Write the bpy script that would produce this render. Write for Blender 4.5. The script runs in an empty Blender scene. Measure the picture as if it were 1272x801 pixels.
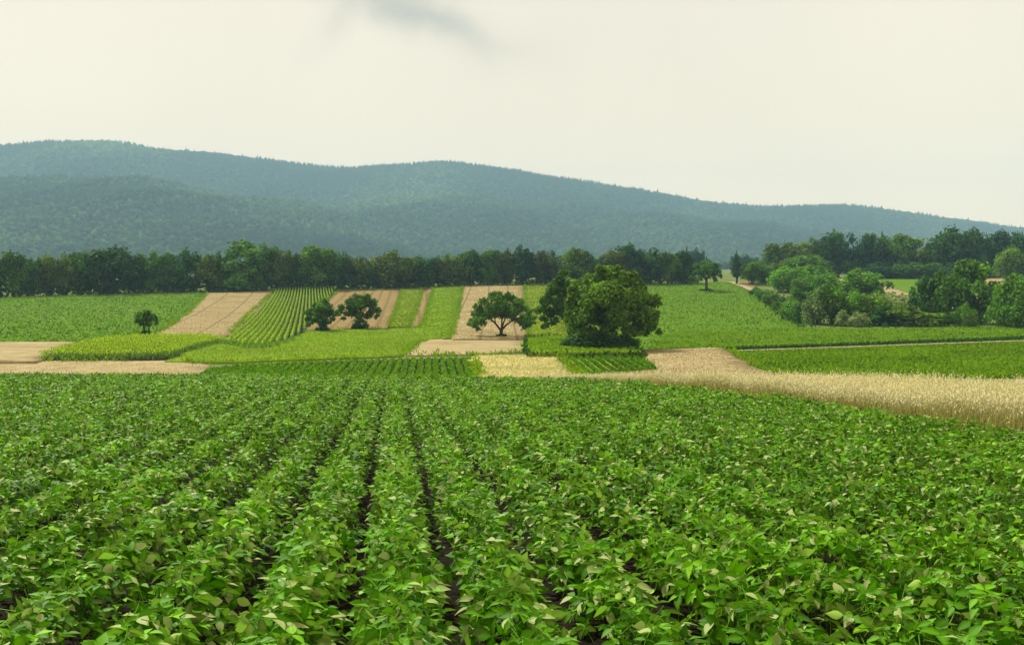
import bpy, math, random
import numpy as np
from mathutils import Matrix, Vector
from mathutils.geometry import delaunay_2d_cdt

rng = np.random.default_rng(7)
random.seed(7)
scene = bpy.context.scene
C = scene.collection

# ------------------------------------------------------------------ camera, world, sun, exposure
EYE = 1.72
FP = 1413.0                      # focal length in photograph pixels
CX, CY = 636.0, 400.5
cam_d = bpy.data.cameras.new("camera")
cam = bpy.data.objects.new("camera", cam_d)
C.objects.link(cam)
cam.location = (0, 0, EYE)
cam.rotation_euler = (math.radians(90), 0, 0)
cam_d.sensor_width = 36.0
cam_d.lens = 36.0 * FP / 1272.0
cam_d.clip_start = 0.05
cam_d.clip_end = 20000
scene.camera = cam

SUN_ELEV = math.radians(50)
SUN_AZ = math.radians(-38)       # from +Y towards +X
SUN_ENERGY = 4.8
sun_d = bpy.data.lights.new("sun", 'SUN')
sun_d.energy = SUN_ENERGY
sun_d.angle = math.radians(2.0)
sun_d.color = (1.0, 0.95, 0.85)
sun = bpy.data.objects.new("sun", sun_d)
C.objects.link(sun)
sdir = Vector((math.sin(SUN_AZ) * math.cos(SUN_ELEV), math.cos(SUN_AZ) * math.cos(SUN_ELEV), math.sin(SUN_ELEV)))
sun.rotation_euler = sdir.to_track_quat('Z', 'Y').to_euler()

world = bpy.data.worlds.new("World")
scene.world = world
world.use_nodes = True


def nd(nt, typ, **kw):
    n = nt.nodes.new(typ)
    for k, v in kw.items():
        setattr(n, k, v)
    return n


def mth(nt, op, a, b=None, c=None, clamp=False):
    n = nt.nodes.new('ShaderNodeMath')
    n.operation = op
    n.use_clamp = clamp
    for i, x in enumerate((a, b, c)):
        if x is None:
            continue
        if isinstance(x, (int, float)):
            n.inputs[i].default_value = x
        else:
            nt.links.new(x, n.inputs[i])
    return n.outputs[0]


def mixc(nt, f, a, b, mode='MIX'):
    n = nt.nodes.new('ShaderNodeMix')
    n.data_type = 'RGBA'
    n.blend_type = mode
    for s, x in (('Factor', f), ('A', a), ('B', b)):
        sock = [i for i in n.inputs if i.name == s and (i.type == ('VALUE' if s == 'Factor' else 'RGBA'))][0]
        if isinstance(x, (int, float)):
            sock.default_value = x
        elif isinstance(x, tuple):
            sock.default_value = (*x, 1) if len(x) == 3 else x
        else:
            nt.links.new(x, sock)
    return [o for o in n.outputs if o.type == 'RGBA'][0]


def build_world():
    nt = world.node_tree
    nt.nodes.clear()
    out = nd(nt, 'ShaderNodeOutputWorld')
    bg = nd(nt, 'ShaderNodeBackground')
    bg.inputs['Strength'].default_value = 0.1
    sky = nd(nt, 'ShaderNodeTexSky', sky_type='NISHITA', sun_disc=False)
    sky.sun_elevation = SUN_ELEV
    sky.sun_rotation = SUN_AZ
    sky.dust_density = 4.0
    tc = nd(nt, 'ShaderNodeTexCoord')
    sep = nd(nt, 'ShaderNodeSeparateXYZ')
    nt.links.new(tc.outputs['Generated'], sep.inputs[0])
    # thin even cloud veil with soft mottling
    no = nd(nt, 'ShaderNodeTexNoise')
    no.inputs['Scale'].default_value = 2.2
    no.inputs['Detail'].default_value = 5
    nt.links.new(tc.outputs['Generated'], no.inputs['Vector'])
    nr = nd(nt, 'ShaderNodeMapRange')
    nr.inputs['From Min'].default_value = 0.3
    nr.inputs['From Max'].default_value = 0.7
    nt.links.new(no.outputs['Fac'], nr.inputs['Value'])
    veil = mixc(nt, nr.outputs[0], VEIL_A, VEIL_B)
    lowr = nd(nt, 'ShaderNodeMapRange', interpolation_type='SMOOTHSTEP')      # the veil is thicker and warmer low down
    lowr.inputs['From Min'].default_value = 0.0
    lowr.inputs['From Max'].default_value = 0.32
    nt.links.new(sep.outputs['Z'], lowr.inputs['Value'])
    veil = mixc(nt, lowr.outputs[0], mixc(nt, 1.0, veil, VEIL_LOW, 'MULTIPLY'), veil)
    col = mixc(nt, 0.93, sky.outputs[0], veil)
    # grey cloud wisp
    ys = mth(nt, 'MAXIMUM', sep.outputs['Y'], 0.05)
    a = mth(nt, 'DIVIDE', sep.outputs['X'], ys)
    b = mth(nt, 'DIVIDE', sep.outputs['Z'], ys)
    n2 = nd(nt, 'ShaderNodeTexNoise')
    n2.inputs['Scale'].default_value = 11
    n2.inputs['Detail'].default_value = 6
    nt.links.new(tc.outputs['Generated'], n2.inputs['Vector'])
    w = mth(nt, 'MULTIPLY', mth(nt, 'SUBTRACT', n2.outputs['Fac'], 0.5), 0.10)

    def blob(ca, cb, ang, la, lb, amp):
        da = mth(nt, 'ADD', mth(nt, 'SUBTRACT', a, ca), w)
        db = mth(nt, 'ADD', mth(nt, 'SUBTRACT', b, cb), mth(nt, 'MULTIPLY', w, 0.6))
        ca_, sa_ = math.cos(ang), math.sin(ang)
        p = mth(nt, 'ADD', mth(nt, 'MULTIPLY', da, ca_ / la), mth(nt, 'MULTIPLY', db, sa_ / la))
        q = mth(nt, 'ADD', mth(nt, 'MULTIPLY', da, -sa_ / lb), mth(nt, 'MULTIPLY', db, ca_ / lb))
        r = mth(nt, 'ADD', mth(nt, 'MULTIPLY', p, p), mth(nt, 'MULTIPLY', q, q))
        return mth(nt, 'MULTIPLY', mth(nt, 'EXPONENT', mth(nt, 'MULTIPLY', r, -1.0)), amp)
    m = mth(nt, 'ADD', blob(-0.075, 0.268, -0.33, 0.066, 0.018, 1.0), blob(-0.155, 0.262, 0.9, 0.03, 0.012, 0.3))
    m = mth(nt, 'ADD', m, blob(-0.11, 0.30, 0.1, 0.05, 0.02, 0.4))
    m = mth(nt, 'MULTIPLY', m, mth(nt, 'ADD', n2.outputs['Fac'], 0.35), clamp=True)
    col = mixc(nt, m, col, CLOUD)
    nt.links.new(col, bg.inputs['Color'])
    nt.links.new(bg.outputs[0], out.inputs['Surface'])


VEIL_A = (7.0, 5.95, 4.5)
VEIL_B = (7.8, 6.65, 5.05)
VEIL_LOW = (1.40, 1.23, 1.0)
CLOUD = (4.1, 3.7, 3.05)
build_world()

scene.view_settings.view_transform = 'Standard'
scene.view_settings.look = 'None'
scene.view_settings.exposure = 0.55
scene.view_settings.gamma = 1.0
scene.render.engine = 'CYCLES'
cy = scene.cycles
cy.max_bounces = 6
cy.diffuse_bounces = 3
cy.glossy_bounces = 2
cy.transmission_bounces = 4
cy.transparent_max_bounces = 4
cy.volume_bounces = 0
cy.use_denoising = True
cy.denoiser = 'OPENIMAGEDENOISE'
cy.denoising_input_passes = 'RGB_ALBEDO_NORMAL'
cy.denoising_prefilter = 'ACCURATE'
cy.sample_clamp_indirect = 4.0


# ------------------------------------------------------------------ helpers
def pchip(xs, ys):
    xs = np.array(xs, float)
    ys = np.array(ys, float)
    h = np.diff(xs)
    d = np.diff(ys) / h
    m = np.zeros_like(xs)
    m[0], m[-1] = d[0], d[-1]
    for i in range(1, len(xs) - 1):
        if d[i - 1] * d[i] > 0:
            w1, w2 = 2 * h[i] + h[i - 1], h[i] + 2 * h[i - 1]
            m[i] = (w1 + w2) / (w1 / d[i - 1] + w2 / d[i])

    def f(x):
        x = np.clip(np.asarray(x, float), xs[0], xs[-1])
        i = np.clip(np.searchsorted(xs, x) - 1, 0, len(xs) - 2)
        t = (x - xs[i]) / h[i]
        return ((1 + 2 * t) * (1 - t) ** 2 * ys[i] + t * (1 - t) ** 2 * h[i] * m[i]
                + t * t * (3 - 2 * t) * ys[i + 1] + t * t * (t - 1) * h[i] * m[i + 1])
    return f


def zv(Y, v):
    return EYE + Y * (CY - v) / FP


_NODES = [(-260, 4.6), (-50, 0.9), (0, 0.0), (46, -0.83), (62, -1.5), (95, zv(95, 466)), (118, zv(118, 443)), (122, zv(122, 440)),
          (165, zv(165, 418)), (205, zv(205, 400)), (255, zv(255, 380)), (300, zv(300, 366)), (330, zv(330, 355.5)), (345, zv(345, 351)),
          (400, zv(400, 345)), (600, zv(600, 342)), (1000, zv(1000, 338)), (1500, zv(1500, 334)), (1700, zv(1700, 334))]
_prof = pchip([n[0] for n in _NODES], [n[1] for n in _NODES])


def sst(x, a, b):
    t = np.clip((np.asarray(x, float) - a) / (b - a), 0, 1)
    return t * t * (3 - 2 * t)


def T(X, Y):
    X = np.asarray(X, float)
    Y = np.asarray(Y, float)
    und = 0.28 * np.sin(X * 0.05 + 1.0) * np.sin(Y * 0.027 + 0.4) + 0.15 * np.sin(X * 0.021 - Y * 0.018)
    return _prof(Y) + und * sst(Y, 60, 120) * (1 - sst(Y, 380, 460))


_YS = np.arange(60, 720, 0.1)


def ray(x, v, h=0.0):
    """point of the middle ground (height h above it) that the photograph shows at pixel (x, v)"""
    X = (x - CX) / FP * _YS
    vv = CY + (EYE - (T(X, _YS) + h)) * FP / _YS
    k = np.where((vv <= v) & (_YS > 88))[0]
    i = k[0] if len(k) else len(_YS) - 1
    return float(X[i]), float(_YS[i])


def poly(pts, h=0.0):
    return [ray(x, v, h) for x, v in pts]


def np_mesh(name, V, F, mat, tint=None, attrs=None, smooth=False):
    """V (N,3); F (M,k) all faces of k corners, or list of such arrays"""
    Fs = F if isinstance(F, list) else [F]
    me = bpy.data.meshes.new(name)
    V = np.asarray(V, np.float32)
    me.vertices.add(len(V))
    me.vertices.foreach_set('co', V.ravel())
    loops = np.concatenate([f.ravel() for f in Fs]).astype(np.int32)
    tot = np.concatenate([np.full(len(f), f.shape[1], np.int32) for f in Fs])
    st = np.concatenate([[0], np.cumsum(tot)[:-1]]).astype(np.int32)
    me.loops.add(len(loops))
    me.loops.foreach_set('vertex_index', loops)
    me.polygons.add(len(tot))
    me.polygons.foreach_set('loop_start', st)
    if smooth:
        me.polygons.foreach_set('use_smooth', np.ones(len(tot), bool))
    if tint is not None:
        at = me.attributes.new('tint', 'FLOAT', 'POINT')
        at.data.foreach_set('value', np.asarray(tint, np.float32))
    me.update(calc_edges=True)
    me.materials.append(mat)
    return me


def link(name, me, parent=None, **props):
    o = bpy.data.objects.new(name, me)
    C.objects.link(o)
    if parent is not None:
        o.parent = parent
    for k, v in props.items():
        o[k] = v
    return o


def empty(name, loc, label, cat, group=None):
    o = bpy.data.objects.new(name, None)
    C.objects.link(o)
    o.empty_display_size = 0.2
    o.location = loc
    o['label'] = label
    o['category'] = cat
    if group:
        o['group'] = group
    return o


def inside(P, pl):
    pl = np.asarray(pl)
    x, y = P[:, 0], P[:, 1]
    r = np.zeros(len(P), bool)
    j = len(pl) - 1
    for i in range(len(pl)):
        xi, yi = pl[i]
        xj, yj = pl[j]
        c = ((yi > y) != (yj > y)) & (x < (xj - xi) * (y - yi) / (yj - yi + 1e-12) + xi)
        r ^= c
        j = i
    return r


def densify(pl, step, jit=0.0):
    out = []
    n = len(pl)
    for i in range(n):
        a = np.array(pl[i])
        b = np.array(pl[(i + 1) % n])
        k = max(1, int(np.linalg.norm(b - a) / step))
        for t in range(k):
            p = a + (b - a) * t / k
            out.append(p + rng.normal(0, jit, 2) if t else p)
    return np.array(out)


def drape(name, pl, h, mat, step=3.0, jit=0.3, relief=0.0, label=None, kind='structure'):
    """a field laid on the terrain, its surface h above the soil, closed down to the soil at its edge"""
    B = densify(pl, step * 0.6, jit)
    mn, mx = B.min(0), B.max(0)
    gx, gy = np.meshgrid(np.arange(mn[0], mx[0], step), np.arange(mn[1], mx[1], step))
    G = np.stack([gx.ravel(), gy.ravel()], 1) + rng.uniform(-0.3, 0.3, (gx.size, 2)) * step
    G = G[inside(G, B)]
    P = np.concatenate([B, G])
    E = [(i, (i + 1) % len(B)) for i in range(len(B))]
    vs, _, fs, *_ = delaunay_2d_cdt([Vector(p) for p in P], E, [], 1, 1e-4)
    V2 = np.array([(v.x, v.y) for v in vs])
    z = T(V2[:, 0], V2[:, 1]) + h
    if relief:
        z += relief * rng.normal(0, 1, len(z))
    F = [f for f in fs if len(f) == 3]
    V = np.column_stack([V2, z])
    Fs = [np.array(F, np.int32)]
    if h > 0.055:
        cnt = {}
        for f in F:
            for a, b in ((f[0], f[1]), (f[1], f[2]), (f[2], f[0])):
                cnt[(a, b)] = cnt.get((a, b), 0) + 1
        be = [e for e in cnt if (e[1], e[0]) not in cnt]
        ids = sorted({i for e in be for i in e})
        m = {i: len(V) + k for k, i in enumerate(ids)}
        Vb = V[ids].copy()
        Vb[:, 2] = T(Vb[:, 0], Vb[:, 1]) - 0.1
        V = np.concatenate([V, Vb])
        Fs.append(np.array([(b, a, m[a], m[b]) for a, b in be], np.int32))
    o = link(name, np_mesh(name, V, Fs, mat), kind=kind)
    if label:
        o['label'] = label
    return o


def frames(t, up=(0, 0, 1)):
    t = t / np.linalg.norm(t, axis=1, keepdims=True)
    s = np.cross(np.broadcast_to(np.array(up, float), t.shape), t)
    l = np.linalg.norm(s, axis=1, keepdims=True)
    s = np.where(l > 1e-6, s / np.maximum(l, 1e-6), np.array([[1.0, 0, 0]]))
    n = np.cross(t, s)
    return t, s, n


def roll(t, s, n, a):
    c, d = np.cos(a)[:, None], np.sin(a)[:, None]
    return t, s * c + n * d, n * c - s * d


def stamp(P, t, s, n, tmpl, faces, L, W):
    """copies of a template (k,3) placed at P with axes t,s,n scaled L along t and W along s,n"""
    k = len(tmpl)
    L = np.broadcast_to(L, (len(P),))[:, None, None]
    W = np.broadcast_to(W, (len(P),))[:, None, None]
    V = (P[:, None, :] + tmpl[None, :, 0:1] * L * t[:, None, :] + tmpl[None, :, 1:2] * W * s[:, None, :]
         + tmpl[None, :, 2:3] * W * n[:, None, :]).reshape(-1, 3)
    F = (faces[None] + (np.arange(len(P)) * k)[:, None, None]).reshape(-1, faces.shape[1])
    return V, F


def merge(parts):
    Vs, Fs, Ts, off = [], {}, [], 0
    for V, F, tint in parts:
        Vs.append(V)
        Ts.append(tint)
        Fs.setdefault(F.shape[1], []).append(F + off)
        off += len(V)
    return np.concatenate(Vs), [np.concatenate(f) for f in Fs.values()], np.concatenate(Ts)


# templates: diamond card (flat, one quad), folded leaf (2 quads), ovate leaflets
DIA = np.array([(-0.5, 0, 0), (0, -0.5, 0), (0.5, 0, 0), (0, 0.5, 0)], float)
DIA_F = np.array([[0, 1, 2, 3]])
LEAF2 = np.array([(0, 0, 0), (0.42, -0.5, 0.12), (1, 0, -0.05), (0.42, 0.5, 0.12)], float)      # 2 tris folded on the midrib
LEAF2_F = np.array([[0, 1, 2], [0, 2, 3]])
LEAF4 = np.array([(0, 0, 0), (0.4, -0.5, 0.12), (0.45, 0, 0), (0.4, 0.5, 0.12), (1, 0, -0.16)], float)
LEAF4_F = np.array([[0, 1, 2], [0, 2, 3], [2, 1, 4], [3, 2, 4]])


def ovate(curl=0.2, fold=0.16):
    rows = [(0.13, 0.29), (0.36, 0.5), (0.61, 0.41), (0.83, 0.18)]
    V = [(0, 0, 0)]
    for x, w in rows:
        z0 = -curl * x * x
        V += [(x, -w, z0 + fold * w * 2), (x, 0, z0), (x, w, z0 + fold * w * 2)]
    V.append((1.0, 0, -curl))
    F = [(0, 1, 2), (0, 2, 3)]
    for r in range(3):
        a = 1 + 3 * r
        b = a + 3
        F += [(a, b, b + 1), (a, b + 1, a + 1), (a + 1, b + 1, b + 2), (a + 1, b + 2, a + 2)]
    F += [(10, 13, 11), (11, 13, 12)]
    return np.array(V, float), np.array(F)


def tube(pts, radii, n=7):
    pts = [Vector(p) for p in pts]
    V, F = [], []
    for i, p in enumerate(pts):
        d = (pts[min(i + 1, len(pts) - 1)] - pts[max(i - 1, 0)]).normalized()
        u = d.orthogonal().normalized()
        if i:
            u = (pu - d * pu.dot(d)).normalized()
        pu = u
        w = d.cross(u)
        for k in range(n):
            a = 2 * math.pi * k / n
            V.append(p + (u * math.cos(a) + w * math.sin(a)) * radii[i])
    for i in range(len(pts) - 1):
        for k in range(n):
            F.append((i * n + k, i * n + (k + 1) % n, (i + 1) * n + (k + 1) % n, (i + 1) * n + k))
    return np.array(V), np.array(F)


# ------------------------------------------------------------------ materials
def new_mat(name):
    m = bpy.data.materials.new(name)
    m.use_nodes = True
    nt = m.node_tree
    nt.nodes.clear()
    out = nd(nt, 'ShaderNodeOutputMaterial')
    return m, nt, out


def leaf_mat(name, col, back=None, transl=0.35, rough=0.5, spec=0.4, from_object=False, pale=None, var=(0.55, 1.5), glow=(1.0, 1.35, 0.35), yellow=None):
    """two-sided leaf: tint attribute varies each leaf, back is the underside's own colour"""
    m, nt, out = new_mat(name)
    at = nd(nt, 'ShaderNodeAttribute', attribute_name='tint')
    if from_object:
        oi = nd(nt, 'ShaderNodeObjectInfo')
        base = oi.outputs['Color']
    else:
        r = nd(nt, 'ShaderNodeRGB')
        r.outputs[0].default_value = (*col, 1)
        base = r.outputs[0]
    k = nd(nt, 'ShaderNodeMapRange')
    k.inputs['To Min'].default_value = var[0]
    k.inputs['To Max'].default_value = var[1]
    nt.links.new(at.outputs['Fac'], k.inputs['Value'])
    if yellow is not None:
        y = mth(nt, 'POWER', at.outputs['Fac'], 1.6, clamp=True)
        base = mixc(nt, y, base, yellow)
    if pale is not None:                       # pale sky sheen and turned undersides, painted as blade colour
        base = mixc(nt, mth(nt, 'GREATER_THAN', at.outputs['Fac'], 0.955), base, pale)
    sc = nd(nt, 'ShaderNodeVectorMath', operation='SCALE')
    nt.links.new(base, sc.inputs[0])
    nt.links.new(k.outputs[0], sc.inputs['Scale'])
    front = sc.outputs[0]
    if back is not None:
        g = nd(nt, 'ShaderNodeNewGeometry')
        sc2 = nd(nt, 'ShaderNodeVectorMath', operation='SCALE')
        sc2.inputs[0].default_value = back
        nt.links.new(k.outputs[0], sc2.inputs['Scale'])
        front = mixc(nt, g.outputs['Backfacing'], front, sc2.outputs[0])
    p = nd(nt, 'ShaderNodeBsdfPrincipled')
    p.inputs['Roughness'].default_value = rough
    p.inputs['Specular IOR Level'].default_value = spec
    nt.links.new(front, p.inputs['Base Color'])
    t = nd(nt, 'ShaderNodeBsdfTranslucent')
    tw = mixc(nt, 1.0, front, glow, 'MULTIPLY')
    nt.links.new(tw, t.inputs['Color'])
    mx = nd(nt, 'ShaderNodeMixShader')
    mx.inputs[0].default_value = transl
    nt.links.new(p.outputs[0], mx.inputs[1])
    nt.links.new(t.outputs[0], mx.inputs[2])
    nt.links.new(mx.outputs[0], out.inputs['Surface'])
    return m


def field_mat(name, c1, c2, scale=0.35, stripe=None, rough=0.9, bump=0.25, fine=4.0, blotch=None):
    """c1/c2 mottled; stripe = (direction xy, spacing m, width m, colour) wheel tracks or drill rows running along direction"""
    m, nt, out = new_mat(name)
    tc = nd(nt, 'ShaderNodeTexCoord')
    n1 = nd(nt, 'ShaderNodeTexNoise')
    n1.inputs['Scale'].default_value = scale
    n1.inputs['Detail'].default_value = 8
    n1.inputs['Roughness'].default_value = 0.65
    n2 = nd(nt, 'ShaderNodeTexNoise')
    n2.inputs['Scale'].default_value = fine
    n2.inputs['Detail'].default_value = 4
    for n in (n1, n2):
        nt.links.new(tc.outputs['Object'], n.inputs['Vector'])
    f = mth(nt, 'ADD', mth(nt, 'MULTIPLY', n1.outputs['Fac'], 1.3), mth(nt, 'MULTIPLY', n2.outputs['Fac'], 0.7))
    f = mth(nt, 'SUBTRACT', f, 0.5, clamp=True)
    r = nd(nt, 'ShaderNodeMapRange')
    r.inputs['From Min'].default_value = 0.25
    r.inputs['From Max'].default_value = 0.75
    nt.links.new(f, r.inputs['Value'])
    col = mixc(nt, r.outputs[0], c1, c2)
    if blotch is not None:
        n3 = nd(nt, 'ShaderNodeTexNoise')
        n3.inputs['Scale'].default_value = 0.09
        n3.inputs['Detail'].default_value = 3
        nt.links.new(tc.outputs['Object'], n3.inputs['Vector'])
        r3 = nd(nt, 'ShaderNodeMapRange')
        r3.inputs['From Min'].default_value = 0.5
        r3.inputs['From Max'].default_value = 0.68
        nt.links.new(n3.outputs['Fac'], r3.inputs['Value'])
        col = mixc(nt, mth(nt, 'MULTIPLY', r3.outputs[0], 0.7), col, blotch)
    if stripe is not None:
        (dx, dy), sp, wd, sc_ = stripe
        l = math.hypot(dx, dy)
        dx, dy = dx / l, dy / l
        sep = nd(nt, 'ShaderNodeSeparateXYZ')
        nt.links.new(tc.outputs['Object'], sep.inputs[0])
        ac = mth(nt, 'ADD', mth(nt, 'MULTIPLY', sep.outputs['X'], dy), mth(nt, 'MULTIPLY', sep.outputs['Y'], -dx))
        ac = mth(nt, 'ADD', ac, mth(nt, 'MULTIPLY', n1.outputs['Fac'], 0.25))
        md = mth(nt, 'FLOORED_MODULO', ac, sp)
        near = mth(nt, 'LESS_THAN', mth(nt, 'ABSOLUTE', mth(nt, 'SUBTRACT', md, sp * 0.5)), wd * 0.5)
        near = mth(nt, 'MULTIPLY', near, mth(nt, 'ADD', n2.outputs['Fac'], 0.2), clamp=True)
        col = mixc(nt, near, col, sc_)
    p = nd(nt, 'ShaderNodeBsdfPrincipled')
    p.inputs['Roughness'].default_value = rough
    p.inputs['Specular IOR Level'].default_value = 0.03
    nt.links.new(col, p.inputs['Base Color'])
    b = nd(nt, 'ShaderNodeBump')
    b.inputs['Strength'].default_value = bump
    b.inputs['Distance'].default_value = 0.3
    nt.links.new(n2.outputs['Fac'], b.inputs['Height'])
    nt.links.new(b.outputs[0], p.inputs['Normal'])
    nt.links.new(p.outputs[0], out.inputs['Surface'])
    return m


def plain_mat(name, c1, c2, scale=3.0, rough=0.85):
    return field_mat(name, c1, c2, scale, rough=rough, fine=scale * 6)


GREEN1, GREEN2 = (0.045, 0.12, 0.012), (0.10, 0.21, 0.02)
M = {}
M['ground'] = field_mat('rough_grass', (0.06, 0.11, 0.02), (0.14, 0.17, 0.04), 0.2)
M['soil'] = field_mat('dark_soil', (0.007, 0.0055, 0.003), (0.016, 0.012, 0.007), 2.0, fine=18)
M['bark'] = plain_mat('bark', (0.03, 0.022, 0.016), (0.085, 0.065, 0.048), 4)
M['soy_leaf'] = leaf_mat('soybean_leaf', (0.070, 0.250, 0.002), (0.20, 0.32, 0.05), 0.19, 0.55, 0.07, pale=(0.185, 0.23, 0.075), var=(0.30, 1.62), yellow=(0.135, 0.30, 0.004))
M['soy_stem'] = plain_mat('soybean_stem', (0.07, 0.12, 0.03), (0.12, 0.16, 0.05), 20)
M['tree_leaf'] = leaf_mat('tree_leaf', (0, 0, 0), None, 0.30, 0.6, 0.04, from_object=True, var=(0.25, 1.75))
M['beet_leaf'] = leaf_mat('beet_leaf', (0.098, 0.200, 0.002), None, 0.35, 0.55, 0.03, var=(0.3, 1.5))
M['grass_blade'] = leaf_mat('grass_blade', (0.165, 0.25, 0.003), None, 0.38, 0.6, 0.02, var=(0.75, 1.2))
M['yellow_leaf'] = leaf_mat('yellowing_leaf', (0.17, 0.23, 0.008), None, 0.35, 0.6, 0.03, var=(0.55, 1.35))
M['maize_leaf'] = leaf_mat('maize_leaf', (0.085, 0.19, 0.006), None, 0.4, 0.5, 0.03, var=(0.6, 1.2), yellow=(0.36, 0.42, 0.025))
M['straw'] = leaf_mat('ripe_straw', (0.30, 0.23, 0.105), None, 0.25, 0.7, 0.05, glow=(1, 0.95, 0.75), var=(0.6, 1.25))
M['oat'] = leaf_mat('ripe_oat', (0.37, 0.37, 0.08), None, 0.55, 0.6, 0.04, glow=(1.0, 1.02, 0.7), var=(0.6, 1.15), yellow=(0.56, 0.505, 0.39))
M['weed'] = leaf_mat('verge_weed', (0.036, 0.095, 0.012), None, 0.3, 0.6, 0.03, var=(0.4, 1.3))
M['hill_leaf'] = leaf_mat('forest_leaf', (0.014, 0.042, 0.014), None, 0.15, 0.8, 0.0, var=(0.5, 1.6), yellow=(0.075, 0.130, 0.028))
M['hill'] = field_mat('forest_floor', (0.016, 0.044, 0.014), (0.032, 0.07, 0.018), 0.01, fine=0.06)
M['track'] = plain_mat('dirt_track', (0.22, 0.175, 0.10), (0.33, 0.27, 0.17), 1.0)
M['wall'] = plain_mat('house_render', (0.50, 0.48, 0.43), (0.60, 0.58, 0.53), 1.0)
M['roof'] = plain_mat('roof_tile', (0.20, 0.10, 0.07), (0.30, 0.15, 0.10), 1.5)
M['glass'] = plain_mat('window_glass', (0.03, 0.04, 0.05), (0.05, 0.06, 0.07), 1.0, 0.15)

# ------------------------------------------------------------------ ground sheet
ylines = np.concatenate([np.arange(-250, 0, 25), np.arange(0, 100, 2), np.arange(100, 450, 4), np.arange(450, 1560, 25)])
sl = np.linspace(-1, 1, 95)
GX = sl[None, :] * (80 + 0.95 * np.abs(ylines))[:, None]
GY = np.repeat(ylines[:, None], len(sl), 1)
GV = np.stack([GX, GY, T(GX, GY)], -1).reshape(-1, 3)


def grid_faces(ny, nx):
    i = np.arange(ny - 1)[:, None] * nx + np.arange(nx - 1)[None, :]
    return np.stack([i, i + 1, i + 1 + nx, i + nx], -1).reshape(-1, 4)


link('ground', np_mesh('ground', GV, grid_faces(len(ylines), len(sl)), M['ground'], smooth=True), kind='structure',
     label='rough grassy ground under and between the fields')

# ------------------------------------------------------------------ hills
RIDGES = [
    (2850, 1500, 3250, [(-600, 240), (-200, 232), (50, 227), (165, 227), (250, 240), (350, 252), (450, 277), (550, 313), (640, 337), (2400, 345)]),
    (3250, 1850, 3800, [(-600, 330), (200, 300), (320, 282), (400, 263), (480, 249), (560, 248), (650, 255), (800, 266), (900, 277), (1000, 289), (1100, 294), (1272, 302), (2400, 318)]),
    (4000, 2500, 4700, [(-600, 205), (-200, 190), (0, 188), (60, 183.5), (120, 183), (200, 192), (300, 202), (430, 216), (480, 213), (540, 209.5), (640, 219.5), (740, 235),
                        (850, 252), (950, 263.5), (1000, 262.5), (1050, 262.5), (1130, 271), (1272, 289), (1800, 315), (2400, 322)]),
]


def hill_z(X, Y):
    u = CX + FP * X / Y
    base = EYE + Y * (CY - 334.5) / FP
    z = base.copy()
    for Yc, Yf, Yb, prof in RIDGES:
        f = pchip([p[0] for p in prof], [p[1] for p in prof])
        Ycu = Yc + 120 * np.sin(u * 0.009 + Yc)
        zc = EYE + Ycu * (CY - f(u)) / FP
        up = sst(Y, Yf, Ycu)
        dn = 1 - 0.5 * sst(Y, Ycu, Yb)
        zz = base + (zc - (EYE + Ycu * (CY - 334.5) / FP)) * np.where(Y < Ycu, up, dn)
        z = np.maximum(z, zz)
    g = 9 * np.sin(X * 0.011 + 0.6 * np.sin(Y * 0.004)) * np.sin(Y * 0.006 + X * 0.003) + 6 * np.sin(X * 0.024 - Y * 0.011)
    return z + g * sst(z - base, 20, 140) * (0.9 - 0.65 * sst(Y, 3300, 3900))


hy = np.concatenate([np.linspace(1500, 4700, 150)])
hu = np.linspace(-560, 1832, 190)
HX = (hu[None, :] - CX) / FP * hy[:, None]
HY = np.repeat(hy[:, None], len(hu), 1)
HZ = hill_z(HX, HY)
link('hills', np_mesh('hills', np.stack([HX, HY, HZ - 1.0], -1).reshape(-1, 3), grid_faces(len(hy), len(hu)), M['hill'], smooth=True), kind='structure',
     label='long wooded hills closing the view behind the fields')

# what the eye can see of the hills (for leaving out trees behind the crests)
HV = CY + (EYE - HZ) * FP / HY
HMIN = np.minimum.accumulate(HV, axis=0)


def vis_front(u, Y):
    iu = np.clip(np.searchsorted(hu, u), 0, len(hu) - 1)
    iy = np.clip(np.searchsorted(hy, Y) - 1, 0, len(hy) - 1)
    return HMIN[iy, iu]


def lattice_noise(x, y, seed, cell):
    """smooth value noise in 0..1"""
    g = np.random.default_rng(seed).random((64, 64))
    x, y = x / cell, y / cell
    xi, yi = np.floor(x).astype(int), np.floor(y).astype(int)
    fx, fy = x - xi, y - yi
    fx, fy = fx * fx * (3 - 2 * fx), fy * fy * (3 - 2 * fy)
    q = lambda a, b: g[a % 64, b % 64]
    return (q(xi, yi) * (1 - fx) + q(xi + 1, yi) * fx) * (1 - fy) + (q(xi, yi + 1) * (1 - fx) + q(xi + 1, yi + 1) * fx) * fy


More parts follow.
